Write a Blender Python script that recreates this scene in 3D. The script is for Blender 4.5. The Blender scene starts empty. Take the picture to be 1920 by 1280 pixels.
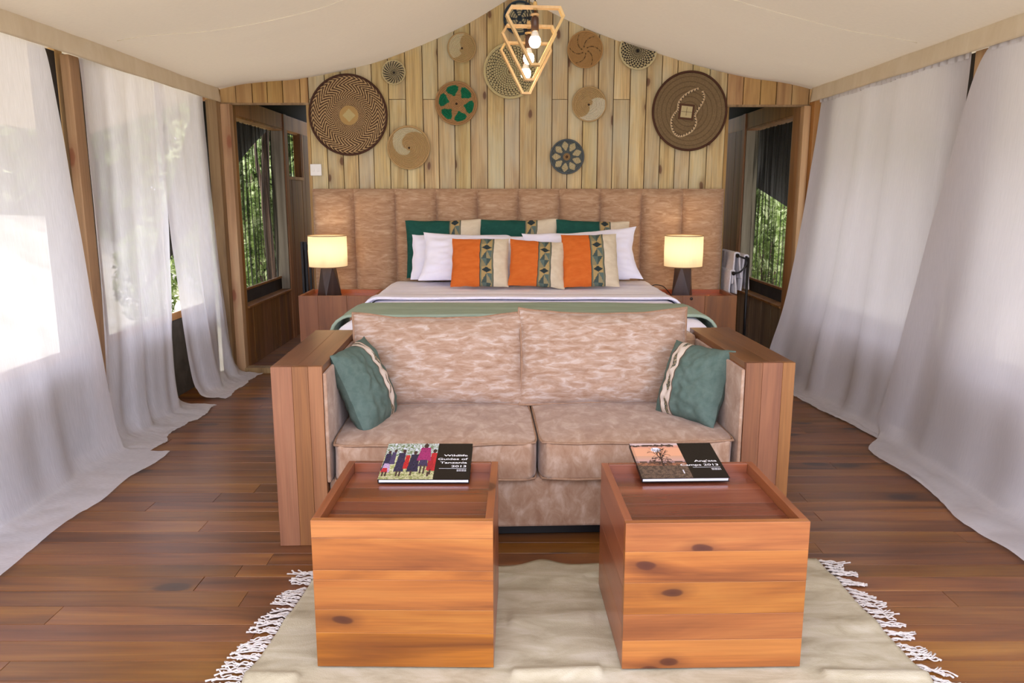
import bpy, bmesh, math, random
from mathutils import Vector, Matrix, noise, Euler

random.seed(11)
SC = bpy.context.scene
COL = SC.collection
PI = math.pi

# ------------------------------------------------------------------ camera, world, sun, exposure
cam = bpy.data.cameras.new('camera'); camo = bpy.data.objects.new('camera', cam); COL.objects.link(camo)
cam.sensor_width = 36.0; cam.lens = 36.0 * 1453.0 / 1920.0
camo.location = (0, 0, 1.45)
camo.rotation_euler = (math.radians(90 - 10.603), 0, 0)
cam.clip_start = 0.05; cam.clip_end = 300
SC.camera = camo

W = bpy.data.worlds.new('overcast_sky'); SC.world = W; W.use_nodes = True
wn = W.node_tree; wn.nodes.clear()
wo = wn.nodes.new('ShaderNodeOutputWorld'); wb = wn.nodes.new('ShaderNodeBackground')
tc = wn.nodes.new('ShaderNodeTexCoord'); sx = wn.nodes.new('ShaderNodeSeparateXYZ')
rp = wn.nodes.new('ShaderNodeValToRGB')
rp.color_ramp.elements[0].position = 0.0; rp.color_ramp.elements[0].color = (0.86, 0.86, 1.0, 1)
rp.color_ramp.elements[1].position = 1.0; rp.color_ramp.elements[1].color = (0.78, 0.80, 1.0, 1)
wn.links.new(tc.outputs['Generated'], sx.inputs[0]); wn.links.new(sx.outputs['Z'], rp.inputs[0])
wn.links.new(rp.outputs[0], wb.inputs['Color']); wn.links.new(wb.outputs[0], wo.inputs['Surface'])
wb.inputs['Strength'].default_value = 4.6

sun = bpy.data.lights.new('sun', 'SUN'); suno = bpy.data.objects.new('sun', sun); COL.objects.link(suno)
sun.energy = 5.0; sun.angle = math.radians(4); sun.color = (1.0, 0.95, 0.85)
suno.rotation_euler = Euler((math.radians(-22), math.radians(-14), 0))

SC.view_settings.view_transform = 'Standard'; SC.view_settings.look = 'None'
SC.view_settings.exposure = 0.27; SC.view_settings.gamma = 1.0
SC.view_settings.use_curve_mapping = False

# ------------------------------------------------------------------ helpers
def lin(r, g, b):
    f = lambda c: (c / 255 / 12.92) if c / 255 <= 0.04045 else ((c / 255 + 0.055) / 1.055) ** 2.4
    return (f(r), f(g), f(b), 1.0)

def tag(o, label=None, cat=None, group=None, kind=None):
    if label: o['label'] = label
    if cat: o['category'] = cat
    if group: o['group'] = group
    if kind: o['kind'] = kind
    return o

def empty(name, loc=(0, 0, 0), rz=0.0, label=None, cat=None, group=None, kind=None):
    o = bpy.data.objects.new(name, None); COL.objects.link(o)
    o.empty_display_size = 0.05
    o.location = loc; o.rotation_euler = (0, 0, rz)
    return tag(o, label, cat, group, kind)

def link_mesh(name, me, parent=None, loc=None, rot=None):
    o = bpy.data.objects.new(name, me); COL.objects.link(o)
    if parent: o.parent = parent
    if loc: o.location = loc
    if rot: o.rotation_euler = rot
    return o

def mk(name, V, F, mat, parent=None, smooth=False, loc=None, rot=None, colors=None, bevel=0.0, seg=2):
    me = bpy.data.meshes.new(name)
    me.from_pydata([tuple(v) for v in V], [], F); me.update()
    if mat: me.materials.append(mat)
    if smooth: me.polygons.foreach_set('use_smooth', [True] * len(me.polygons))
    if colors is not None:
        ca = me.color_attributes.new('Col', 'FLOAT_COLOR', 'CORNER')
        buf = []
        for pi, p in enumerate(me.polygons):
            buf.extend(list(colors[pi]) * p.loop_total)
        ca.data.foreach_set('color', buf)
    o = link_mesh(name, me, parent, loc, rot)
    if bevel > 0:
        b = o.modifiers.new('bevel', 'BEVEL'); b.width = bevel; b.segments = seg; b.limit_method = 'ANGLE'
        b.angle_limit = math.radians(40)
    return o

def boxgeo(x0, x1, y0, y1, z0, z1, off=0):
    V = [(x0, y0, z0), (x1, y0, z0), (x1, y1, z0), (x0, y1, z0), (x0, y0, z1), (x1, y0, z1), (x1, y1, z1), (x0, y1, z1)]
    F = [(0, 3, 2, 1), (4, 5, 6, 7), (0, 1, 5, 4), (1, 2, 6, 5), (2, 3, 7, 6), (3, 0, 4, 7)]
    return V, [tuple(i + off for i in f) for f in F]

def box(name, b, mat, parent=None, bevel=0.003, smooth=False, centre=True):
    """box with its own origin at its centre so that object-space textures differ"""
    x0, x1, y0, y1, z0, z1 = b
    c = ((x0 + x1) / 2, (y0 + y1) / 2, (z0 + z1) / 2)
    V, F = boxgeo(x0 - c[0], x1 - c[0], y0 - c[1], y1 - c[1], z0 - c[2], z1 - c[2])
    return mk(name, V, F, mat, parent, smooth, loc=c, bevel=bevel)

def boxes(name, bs, mat, parent=None, bevel=0.0):
    V, F = [], []
    for b in bs:
        v, f = boxgeo(*b, off=len(V)); V += v; F += f
    return mk(name, V, F, mat, parent, bevel=bevel)

def tubegeo(path, r, n=8, closed=False, off=0, cap=True):
    P = [Vector(p) for p in path]; m = len(P); V, F = [], []
    rr = r if hasattr(r, '__len__') else [r] * m
    prev = None
    for i in range(m):
        if closed: t = (P[(i + 1) % m] - P[i - 1])
        else: t = P[min(i + 1, m - 1)] - P[max(i - 1, 0)]
        if t.length < 1e-9: t = Vector((0, 0, 1))
        t.normalize()
        if prev is None:
            a = Vector((0, 0, 1)) if abs(t.z) < 0.9 else Vector((1, 0, 0))
            s = t.cross(a).normalized()
        else:
            s = (prev - t * prev.dot(t))
            s = s.normalized() if s.length > 1e-6 else t.orthogonal().normalized()
        prev = s; b = t.cross(s)
        for k in range(n):
            an = 2 * PI * k / n
            V.append(P[i] + (s * math.cos(an) + b * math.sin(an)) * rr[i])
    rng = m if closed else m - 1
    for i in range(rng):
        j = (i + 1) % m
        for k in range(n):
            k2 = (k + 1) % n
            F.append((off + i * n + k, off + i * n + k2, off + j * n + k2, off + j * n + k))
    if not closed and cap:
        F.append(tuple(off + k for k in reversed(range(n)))); F.append(tuple(off + (m - 1) * n + k for k in range(n)))
    return V, F

def tube(name, path, r, mat, parent=None, n=8, closed=False):
    V, F = tubegeo(path, r, n, closed)
    return mk(name, V, F, mat, parent, smooth=True)

def lathe(name, prof, mat, parent=None, n=48, smooth=True, loc=None, cap=False):
    V, F = [], []
    for (r, z) in prof:
        for k in range(n):
            a = 2 * PI * k / n; V.append((r * math.cos(a), r * math.sin(a), z))
    for i in range(len(prof) - 1):
        for k in range(n):
            k2 = (k + 1) % n
            F.append((i * n + k, i * n + k2, (i + 1) * n + k2, (i + 1) * n + k))
    if cap:
        F.append(tuple(reversed(range(n)))); F.append(tuple((len(prof) - 1) * n + k for k in range(n)))
    return mk(name, V, F, mat, parent, smooth, loc=loc)

def grid(nu, nv, fn):
    V = [fn(i / nu, j / nv) for j in range(nv + 1) for i in range(nu + 1)]
    F = [(j * (nu + 1) + i, j * (nu + 1) + i + 1, (j + 1) * (nu + 1) + i + 1, (j + 1) * (nu + 1) + i) for j in range(nv) for i in range(nu)]
    return V, F

def nz(x, y, z=0.0): return noise.noise(Vector((x, y, z)))

def crom(pts, n):
    """Catmull-Rom through points, n samples per span"""
    P = [Vector(p) for p in pts]; P = [P[0] * 2 - P[1]] + P + [P[-1] * 2 - P[-2]]; out = []
    for i in range(1, len(P) - 2):
        for k in range(n):
            t = k / n; a, b, c, d = P[i - 1], P[i], P[i + 1], P[i + 2]
            out.append(0.5 * ((2 * b) + (c - a) * t + (2 * a - 5 * b + 4 * c - d) * t * t + (3 * b - a - 3 * c + d) * t ** 3))
    out.append(P[-2]); return out

def interp(pts, x):
    if x <= pts[0][0]: return pts[0][1]
    for (a, b), (c, d) in zip(pts, pts[1:]):
        if x <= c: return b + (d - b) * (x - a) / (c - a)
    return pts[-1][1]

# ------------------------------------------------------------------ materials
def newmat(name):
    m = bpy.data.materials.new(name); m.use_nodes = True
    nt = m.node_tree; b = nt.nodes['Principled BSDF']
    return m, nt, b

def nd(nt, typ, **kw):
    n = nt.nodes.new(typ)
    for k, v in kw.items():
        if k in n.inputs: n.inputs[k].default_value = v
        else: setattr(n, k, v)
    return n

def ramp(nt, src, stops):
    r = nt.nodes.new('ShaderNodeValToRGB'); el = r.color_ramp.elements
    while len(el) < len(stops): el.new(0.5)
    for e, (p, c) in zip(el, stops): e.position = p; e.color = c
    nt.links.new(src, r.inputs[0]); return r.outputs[0]

def mixc(nt, fac, a, b, blend='MIX'):
    n = nt.nodes.new('ShaderNodeMix'); n.data_type = 'RGBA'; n.blend_type = blend
    for s, v in ((n.inputs[0], fac), (n.inputs[6], a), (n.inputs[7], b)):
        if hasattr(v, 'is_linked'): nt.links.new(v, s)
        else: s.default_value = v
    return n.outputs[2]

def mth(nt, op, a, b=None, c=None):
    n = nt.nodes.new('ShaderNodeMath'); n.operation = op
    for i, v in enumerate((a, b, c)):
        if v is None: continue
        if hasattr(v, 'is_linked'): nt.links.new(v, n.inputs[i])
        else: n.inputs[i].default_value = v
    return n.outputs[0]

def coords(nt, scale, rand=7.0, src='Object'):
    t = nt.nodes.new('ShaderNodeTexCoord'); oi = nt.nodes.new('ShaderNodeObjectInfo')
    m = nt.nodes.new('ShaderNodeVectorMath'); m.operation = 'MULTIPLY_ADD'
    cx = nt.nodes.new('ShaderNodeCombineXYZ')
    for i in range(3): nt.links.new(oi.outputs['Random'], cx.inputs[i])
    m.inputs[1].default_value = (rand, rand * 1.7, rand * 2.3)
    nt.links.new(cx.outputs[0], m.inputs[0]); nt.links.new(t.outputs[src], m.inputs[2])
    mp = nt.nodes.new('ShaderNodeMapping'); mp.inputs['Scale'].default_value = scale
    nt.links.new(m.outputs[0], mp.inputs['Vector'])
    return mp.outputs[0], oi.outputs['Random'], m.outputs[0]

def wood(name, cols, axis='X', freq=9.0, rough=0.4, vary=0.35, knots=0.0, knotcol=(60, 32, 18), bump=0.08, grain=0.3, coat=0.0, wash=None):
    m, nt, b = newmat(name); L = nt.links
    long_, ac = 0.09, 1.0
    sc = {'X': (long_, ac, ac), 'Y': (ac, long_, ac), 'Z': (ac, ac, long_)}[axis]
    v, rnd, base = coords(nt, sc)
    n1 = nd(nt, 'ShaderNodeTexNoise', Scale=freq, Detail=5.0, Roughness=0.55, Distortion=0.9); L.new(v, n1.inputs['Vector'])
    n = len(cols)
    col = ramp(nt, n1.outputs[0], [(0.28 + 0.44 * i / (n - 1), lin(*c)) for i, c in enumerate(cols)])
    sc2 = {'X': (0.02, 1, 1), 'Y': (1, 0.02, 1), 'Z': (1, 1, 0.02)}[axis]
    mp2 = nt.nodes.new('ShaderNodeMapping'); mp2.inputs['Scale'].default_value = sc2; L.new(base, mp2.inputs['Vector'])
    n2 = nd(nt, 'ShaderNodeTexNoise', Scale=150.0, Detail=3.0, Roughness=0.6); L.new(mp2.outputs[0], n2.inputs['Vector'])
    g = ramp(nt, n2.outputs[0], [(0.3, (1 - grain,) * 3 + (1,)), (0.62, (1, 1, 1, 1))])
    col = mixc(nt, 1.0, col, g, 'MULTIPLY')
    if wash:
        n3 = nd(nt, 'ShaderNodeTexNoise', Scale=3.2, Detail=4.0, Roughness=0.6)
        mp4 = nt.nodes.new('ShaderNodeMapping'); mp4.inputs['Scale'].default_value = {'X': (.35, 1, 1), 'Y': (1, .35, 1), 'Z': (1, 1, .35)}[axis]
        L.new(base, mp4.inputs['Vector']); L.new(mp4.outputs[0], n3.inputs['Vector'])
        f = ramp(nt, n3.outputs[0], [(0.45, (0, 0, 0, 1)), (0.68, (0.75, 0.75, 0.75, 1))])
        col = mixc(nt, f, col, lin(*wash))
    if knots > 0:
        sp = nt.nodes.new('ShaderNodeSeparateXYZ'); L.new(base, sp.inputs[0])
        li = 'XYZ'.index(axis); oth = [i for i in range(3) if i != li]
        ac_ = mth(nt, 'ADD', sp.outputs[oth[0]], sp.outputs[oth[1]])
        cb = nt.nodes.new('ShaderNodeCombineXYZ'); L.new(mth(nt, 'MULTIPLY', sp.outputs[li], .45), cb.inputs[0]); L.new(ac_, cb.inputs[1])
        nn = nd(nt, 'ShaderNodeTexNoise', Scale=11.0); L.new(cb.outputs[0], nn.inputs['Vector'])
        dv = nt.nodes.new('ShaderNodeVectorMath'); dv.operation = 'MULTIPLY_ADD'; dv.inputs[1].default_value = (0.03,) * 3
        L.new(nn.outputs['Color'], dv.inputs[0]); L.new(cb.outputs[0], dv.inputs[2])
        vo = nd(nt, 'ShaderNodeTexVoronoi', Scale=knots); vo.voronoi_dimensions = '2D'; L.new(dv.outputs[0], vo.inputs['Vector'])
        k = ramp(nt, vo.outputs['Distance'], [(0.0, (1, 1, 1, 1)), (0.04, (0.9, 0.9, 0.9, 1)), (0.055, (0.35, 0.35, 0.35, 1)), (0.13, (0, 0, 0, 1))])
        col = mixc(nt, k, col, lin(*knotcol))
    val = mth(nt, 'MULTIPLY_ADD', rnd, vary, 1.0 - vary * 0.5)
    hs = nt.nodes.new('ShaderNodeHueSaturation'); L.new(col, hs.inputs['Color']); L.new(val, hs.inputs['Value'])
    rnd2 = mth(nt, 'FRACT', mth(nt, 'MULTIPLY', rnd, 17.3))
    L.new(mth(nt, 'MULTIPLY_ADD', rnd2, 0.012, 0.494), hs.inputs['Hue'])
    L.new(mth(nt, 'MULTIPLY_ADD', rnd2, 0.10, 0.93), hs.inputs['Saturation'])
    L.new(hs.outputs[0], b.inputs['Base Color'])
    b.inputs['Roughness'].default_value = rough
    if coat: b.inputs['Coat Weight'].default_value = coat; b.inputs['Coat Roughness'].default_value = 0.15
    bm = nt.nodes.new('ShaderNodeBump'); bm.inputs['Strength'].default_value = bump; bm.inputs['Distance'].default_value = 0.004
    L.new(n2.outputs[0], bm.inputs['Height']); L.new(bm.outputs[0], b.inputs['Normal'])
    return m

def fabric(name, cols, scale=(3, 3, 3), freq=6.0, rough=0.9, weave=0.0, sheen=0.0, bump=0.0, src='Object', detail=6.0, dist=0.6, lo=0.32, hi=0.68):
    m, nt, b = newmat(name); L = nt.links
    v, rnd, base = coords(nt, scale, 3.0, src)
    n1 = nd(nt, 'ShaderNodeTexNoise', Scale=freq, Detail=detail, Roughness=0.62, Distortion=dist); L.new(v, n1.inputs['Vector'])
    n = len(cols)
    col = ramp(nt, n1.outputs[0], [(lo + (hi - lo) * i / max(1, n - 1), lin(*c)) for i, c in enumerate(cols)])
    L.new(col, b.inputs['Base Color']); b.inputs['Roughness'].default_value = rough
    b.inputs['Sheen Weight'].default_value = sheen
    b.inputs['Specular IOR Level'].default_value = 0.25
    if bump:
        n2 = nd(nt, 'ShaderNodeTexNoise', Scale=weave or 300.0, Detail=2.0); L.new(base, n2.inputs['Vector'])
        bm = nt.nodes.new('ShaderNodeBump'); bm.inputs['Strength'].default_value = bump; bm.inputs['Distance'].default_value = 0.003
        L.new(n2.outputs[0], bm.inputs['Height']); L.new(bm.outputs[0], b.inputs['Normal'])
    return m

def plain(name, rgb, rough=0.5, metal=0.0, emit=0.0, ecol=None, spec=0.5):
    m, nt, b = newmat(name)
    b.inputs['Base Color'].default_value = lin(*rgb); b.inputs['Metallic'].default_value = metal; b.inputs['Specular IOR Level'].default_value = spec
    n1 = nd(nt, 'ShaderNodeTexNoise', Scale=40.0, Detail=3.0)
    r = mth(nt, 'MULTIPLY_ADD', n1.outputs[0], 0.15, max(0.03, rough - 0.07)); nt.links.new(r, b.inputs['Roughness'])
    if emit:
        b.inputs['Emission Color'].default_value = ecol or lin(*rgb); b.inputs['Emission Strength'].default_value = emit
    return m

def sheer(name, rgb, diff, trans, clear, slub=True):
    """thin cloth: reflects, glows through and lets a little straight light pass"""
    m, nt, b = newmat(name); L = nt.links; nt.nodes.remove(b)
    out = nt.nodes['Material Output']
    d = nd(nt, 'ShaderNodeBsdfDiffuse'); t = nd(nt, 'ShaderNodeBsdfTranslucent'); c = nd(nt, 'ShaderNodeBsdfTransparent')
    tcn = nt.nodes.new('ShaderNodeTexCoord'); mp = nt.nodes.new('ShaderNodeMapping'); mp.inputs['Scale'].default_value = (40, 260, 12)
    L.new(tcn.outputs['Object'], mp.inputs[0])
    n1 = nd(nt, 'ShaderNodeTexNoise', Scale=1.0, Detail=3.0); L.new(mp.outputs[0], n1.inputs['Vector'])
    col = ramp(nt, n1.outputs[0], [(0.3, tuple(x * 0.93 for x in lin(*rgb)[:3]) + (1,)), (0.7, lin(*rgb))])
    L.new(col, d.inputs[0]); L.new(col, t.inputs[0])
    m1 = nd(nt, 'ShaderNodeMixShader'); m1.inputs[0].default_value = trans / (diff + trans); L.new(d.outputs[0], m1.inputs[1]); L.new(t.outputs[0], m1.inputs[2])
    m2 = nd(nt, 'ShaderNodeMixShader'); L.new(m1.outputs[0], m2.inputs[1]); L.new(c.outputs[0], m2.inputs[2])
    L.new(mth(nt, 'MULTIPLY_ADD', n1.outputs[0], -clear * 0.8, clear * 1.4), m2.inputs[0])
    L.new(m2.outputs[0], out.inputs['Surface'])
    return m

def netting(name, rgb, clear, sc=(1, 34, 0.6), lo=.06):
    """dark insect net hanging in thin vertical pleats"""
    m, nt, b = newmat(name); L = nt.links; out = nt.nodes['Material Output']
    b.inputs['Base Color'].default_value = lin(*rgb); b.inputs['Roughness'].default_value = 0.9
    tcn = nt.nodes.new('ShaderNodeTexCoord'); mp = nt.nodes.new('ShaderNodeMapping'); mp.inputs['Scale'].default_value = sc
    L.new(tcn.outputs['Object'], mp.inputs[0])
    n1 = nd(nt, 'ShaderNodeTexNoise', Scale=1.0, Detail=3.0, Distortion=0.5); L.new(mp.outputs[0], n1.inputs['Vector'])
    f = ramp(nt, n1.outputs[0], [(0.40, (clear * lo,) * 3 + (1,)), (0.58, (clear,) * 3 + (1,))])
    c = nd(nt, 'ShaderNodeBsdfTransparent'); mx = nd(nt, 'ShaderNodeMixShader')
    L.new(f, mx.inputs[0]); L.new(b.outputs[0], mx.inputs[1]); L.new(c.outputs[0], mx.inputs[2]); L.new(mx.outputs[0], out.inputs['Surface'])
    return m

def printed(name, rough=0.8, bump=0.0):
    m, nt, b = newmat(name); a = nt.nodes.new('ShaderNodeVertexColor'); a.layer_name = 'Col'
    n1 = nd(nt, 'ShaderNodeTexNoise', Scale=220.0, Detail=2.0)
    c = mixc(nt, 0.18, a.outputs[0], ramp(nt, n1.outputs[0], [(0.3, (0.5, 0.5, 0.5, 1)), (0.7, (1, 1, 1, 1))]), 'MULTIPLY')
    nt.links.new(c, b.inputs['Base Color']); b.inputs['Roughness'].default_value = rough
    b.inputs['Specular IOR Level'].default_value = 0.3
    return m

M = {}
M['plank'] = wood('whitewashed_pine', [(168, 134, 80), (200, 171, 114), (214, 193, 142)], 'Z', 12, 0.62, 0.2, knots=3.2, knotcol=(98, 62, 30), bump=0.2, grain=0.36, wash=(184, 178, 150))
M['header'] = wood('golden_pine', [(142, 100, 50), (176, 136, 78), (190, 156, 98)], 'Z', 9, 0.6, 0.25, knots=2.2, knotcol=(110, 70, 36), grain=0.18)
M['floor'] = wood('oiled_floorboard', [(76, 42, 14), (124, 74, 29), (150, 100, 43)], 'X', 8, 0.33, 0.42, knots=1.6, knotcol=(58, 36, 22), bump=0.05, grain=0.22)
M['subfloor'] = wood('dark_subfloor', [(40, 26, 16), (56, 36, 22), (66, 44, 28)], 'X', 8, 0.6, 0.1)
M['cube_x'] = wood('cedar_across', [(104, 52, 18), (152, 88, 34), (176, 114, 50)], 'X', 9, 0.36, 0.2, knots=3.6, knotcol=(70, 30, 14), bump=0.03, grain=0.2, coat=0.25)
M['cube_y'] = wood('cedar_along', [(104, 52, 30), (140, 76, 44), (156, 90, 54)], 'Y', 7, 0.34, 0.26, knots=2.4, knotcol=(80, 36, 18), bump=0.03, grain=0.14, coat=0.25)
M['cube_top'] = wood('cedar_tray', [(84, 38, 20), (122, 62, 32), (150, 84, 46)], 'X', 5, 0.26, 0.3, bump=0.02, grain=0.12, coat=0.35)
M['arm_z'] = wood('walnut_upright', [(112, 64, 32), (140, 88, 46), (156, 104, 60)], 'Z', 8, 0.52, 0.1, knots=1.2, knotcol=(80, 42, 24), bump=0.03, grain=0.2, coat=0.0)
M['arm_y'] = wood('walnut_along', [(84, 48, 26), (122, 76, 42), (142, 94, 56)], 'Y', 8, 0.33, 0.25, bump=0.03, grain=0.14, coat=0.2)
M['stand'] = wood('mahogany', [(106, 60, 26), (142, 86, 40), (158, 100, 50)], 'Z', 8, 0.45, 0.2, bump=0.03, grain=0.14, coat=0.05)
M['stand_top'] = wood('mahogany_top', [(126, 58, 30), (160, 80, 44), (176, 94, 54)], 'X', 8, 0.28, 0.2, bump=0.03, grain=0.12, coat=0.3)
M['post'] = wood('pine_post', [(150, 110, 68), (190, 150, 102), (206, 172, 124)], 'Z', 7, 0.6, 0.2, knots=2.0, knotcol=(140, 82, 40), grain=0.16)
M['oldpost'] = wood('weathered_post', [(110, 84, 54), (150, 120, 82), (176, 146, 104)], 'Z', 9, 0.7, 0.2, knots=1.5, knotcol=(90, 60, 36), grain=0.22)
M['dark'] = wood('stained_board', [(100, 62, 26), (140, 94, 42), (160, 112, 56)], 'Z', 9, 0.55, 0.3, grain=0.25)
M['darkframe'] = wood('stained_frame', [(134, 86, 36), (172, 116, 56), (190, 134, 72)], 'Z', 8, 0.5, 0.2, grain=0.2)
M['jamb'] = wood('grey_jamb', [(136, 126, 106), (168, 158, 136), (186, 176, 154)], 'Z', 8, 0.7, 0.2, grain=0.2)
M['thatch'] = plain('dark_roof_underside', (34, 30, 28), 0.9)
M['canvas'] = sheer('cream_canvas', (208, 194, 168), 0.93, 0.07, 0.0)
M['welt'] = plain('pale_welt', (226, 216, 194), 0.9)
M['valance'] = fabric('valance_canvas', [(208, 192, 162), (213, 198, 170), (218, 204, 178)], (1, 3, 1), 3.0, 0.95, 400, bump=0.1)
M['darkcanvas'] = fabric('brown_canvas', [(58, 52, 46), (70, 63, 56)], (2, 2, 2), 4, 0.95)
M['dado'] = fabric('olive_canvas', [(74, 68, 58), (92, 86, 74)], (2, 2, 2), 4, 0.95)
M['curtain'] = sheer('white_voile', (246, 246, 252), 0.58, 0.36, 0.19)
M['curtain_r'] = sheer('dimmed_voile', (222, 218, 220), 0.62, 0.34, 0.025)  # same white voile, the right side's dimmer light put into its grey
M['suede'] = fabric('mottled_suede', [(156, 118, 88), (174, 138, 106), (194, 164, 134)], (1.6, 1.6, 7), 5.5, 0.85, 500, sheen=0.25, bump=0.08, detail=8, dist=1.2)
M['suede_seat'] = fabric('mottled_suede_seat', [(146, 110, 86), (164, 132, 108), (186, 160, 140)], (3.4, 2.2, 2.2), 5.5, 0.85, 500, sheen=0.25, bump=0.08, detail=8, dist=0.5)  # sofa copy of the headboard suede, cooler light put into the colour
M['suede_back'] = fabric('mottled_suede_cushion', [(148, 114, 90), (170, 142, 122), (194, 178, 168)], (2.2, 2.2, 8.0), 6.0, 0.85, 500, sheen=0.25, bump=0.08, detail=8, dist=0.6)  # same suede once more, its paler cool tone stands in for light
M['piping'] = fabric('suede_piping', [(140, 108, 84), (164, 132, 108)], (4, 4, 4), 8, 0.85)
M['sheet'] = fabric('white_cotton', [(240, 238, 254), (246, 244, 255)], (2, 2, 2), 5, 0.9, 600, bump=0.03)
M['blanket'] = fabric('sage_blanket', [(148, 166, 146), (164, 180, 160)], (1, 6, 2), 6, 0.95, 300, bump=0.15)
M['orange'] = fabric('orange_cotton', [(202, 98, 34), (212, 112, 46)], (2, 2, 6), 6, 0.85, 500, bump=0.06)
M['cream'] = fabric('cream_cotton', [(208, 192, 164), (220, 206, 180)], (2, 2, 4), 6, 0.85, 500, bump=0.06)
M['teal'] = fabric('deep_teal_cotton', [(22, 72, 62), (30, 84, 72)], (3, 3, 5), 6, 0.85, 500, bump=0.06)
M['sage_teal'] = fabric('faded_teal_linen', [(78, 97, 89), (94, 111, 103)], (4, 4, 4), 7, 0.9, 400, bump=0.12)
M['print'] = printed('woven_print')
M['basket'] = printed('coiled_basketry', 0.75)
M['coverprint'] = printed('glossy_cover_print', 0.25)
M['coverblack'] = plain('black_cover', (30, 25, 20), 0.4, spec=0.15)
M['pages'] = plain('white_pages', (232, 230, 238), 0.8)
M['lettering'] = plain('white_lettering', (236, 236, 240), 0.6)
M['lampdark'] = wood('wenge', [(44, 30, 26), (62, 44, 38), (78, 58, 50)], 'Z', 10, 0.4, 0.1, grain=0.15)
M['black'] = plain('black_metal', (20, 19, 20), 0.4, 0.3)
M['socket'] = plain('brown_socket', (70, 44, 30), 0.4)
M['whiteplastic'] = plain('white_plastic', (226, 224, 220), 0.35)
M['towel'] = fabric('white_terry', [(206, 203, 208), (222, 220, 224)], (6, 6, 6), 8, 0.95, 300, bump=0.4)
M['rug'] = fabric('cream_flatweave', [(156, 146, 120), (176, 166, 140), (192, 184, 162)], (1.2, 3.5, 1), 4.0, 0.95, 260, bump=0.35, detail=7)
M['fringe'] = fabric('fringe_cotton', [(196, 188, 180), (214, 207, 200)], (6, 6, 6), 8, 0.95)
M['framewood'] = wood('blond_lampwood', [(190, 150, 92), (214, 176, 116), (224, 190, 134)], 'Z', 8, 0.5, 0.1, grain=0.1)
M['bulb'] = plain('lit_bulb', (255, 236, 200), 0.3, emit=26.0, ecol=(1.0, 0.80, 0.52, 1))
M['bulbneck'] = plain('bulb_neck', (226, 222, 214), 0.4)
M['lampbulb'] = plain('lit_lamp_bulb', (255, 226, 180), 0.3, emit=40.0, ecol=(1.0, 0.80, 0.56, 1))
M['shade'] = sheer('linen_shade', (240, 224, 192), 0.5, 0.5, 0.0)
M['shaderim'] = plain('shade_rim', (150, 120, 84), 0.7)
M['net'] = netting('dark_net', (38, 38, 34), 0.80, (1, 26, 0.6), .14)
M['clearnet'] = netting('fine_mesh_screen', (52, 52, 48), 0.86, (1, 3, 1), .9)
M['grass'] = fabric('dry_pale_ground', [(150, 146, 120), (186, 180, 160), (206, 202, 190)], (1, 1, 1), 0.8, 1.0)
M['bark'] = wood('bark', [(84, 66, 52), (116, 94, 76), (140, 118, 98)], 'Z', 14, 0.9, 0.2, bump=0.5)

def leafmat():
    m, nt, b = newmat('leaf_green'); L = nt.links; out = nt.nodes['Material Output']; nt.nodes.remove(b)
    g = nt.nodes.new('ShaderNodeNewGeometry')
    n1 = nd(nt, 'ShaderNodeTexNoise', Scale=5.0, Detail=3.0); L.new(g.outputs['Position'], n1.inputs['Vector'])
    c = ramp(nt, n1.outputs[0], [(0.32, lin(62, 82, 40)), (0.5, lin(128, 148, 80)), (0.66, lin(214, 222, 172))])
    d = nd(nt, 'ShaderNodeBsdfDiffuse'); t = nd(nt, 'ShaderNodeBsdfTranslucent'); mx = nd(nt, 'ShaderNodeMixShader'); mx.inputs[0].default_value = 0.45
    L.new(c, d.inputs[0]); L.new(c, t.inputs[0]); L.new(d.outputs[0], mx.inputs[1]); L.new(t.outputs[0], mx.inputs[2]); L.new(mx.outputs[0], out.inputs['Surface'])
    return m
M['leaf'] = leafmat()

# ------------------------------------------------------------------ setting: floor
g = mk('ground', *grid(160, 8, lambda u, v: (-40 + 80 * u, -30 + 80 * v, -0.45 + 1.75 * max(0.0, min(1.0, ((40 - 80 * u) - 5.0) / 4.0)) ** 1.3 * max(0.0, min(1.0, (26 - (-30 + 80 * v)) / 8)))), M['grass']); tag(g, kind='structure')  # pale ground; rising bank on the left is added to brighten the curtains
fl = boxes('floor', [(-2.55, 2.55, 0.2, 6.4, -0.08, -0.022), (-2.42, -1.45, 6.4, 9.5, -0.08, -0.022), (1.5, 2.5, 6.4, 9.5, -0.08, -0.022)], M['subfloor']); tag(fl, kind='structure')
rf = random.Random(5)
def floor_board(x0, x1, y0, y1):
    dz = rf.uniform(-0.0012, 0.0)
    box('plank', (x0 + 0.0008, x1 - 0.0008, y0 + 0.0009, y1 - 0.0009, -0.022, dz), M['floor'], fl, bevel=0.0012)
y = 0.2; BW = 0.108
while y < 6.39:
    w = BW * rf.uniform(0.86, 1.12); y1 = min(y + w, 6.4)
    if 6.4 - y1 < 0.03: y1 = 6.4
    x = -2.5 - rf.uniform(0, 1.4)
    while x < 2.5:
        ln = rf.uniform(1.5, 2.9); a, b = max(x, -2.5), min(x + ln, 2.5)
        if 2.5 - b < 0.2: b = 2.5; x = 9
        if b - a > 0.08: floor_board(a, b, y, y1)
        x += ln
    y = y1
y = 6.4
while y < 9.39:
    floor_board(-2.3, -1.5, y, y + 0.12); floor_board(1.55, 2.32, y, y + 0.12); y += 0.12

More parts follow.
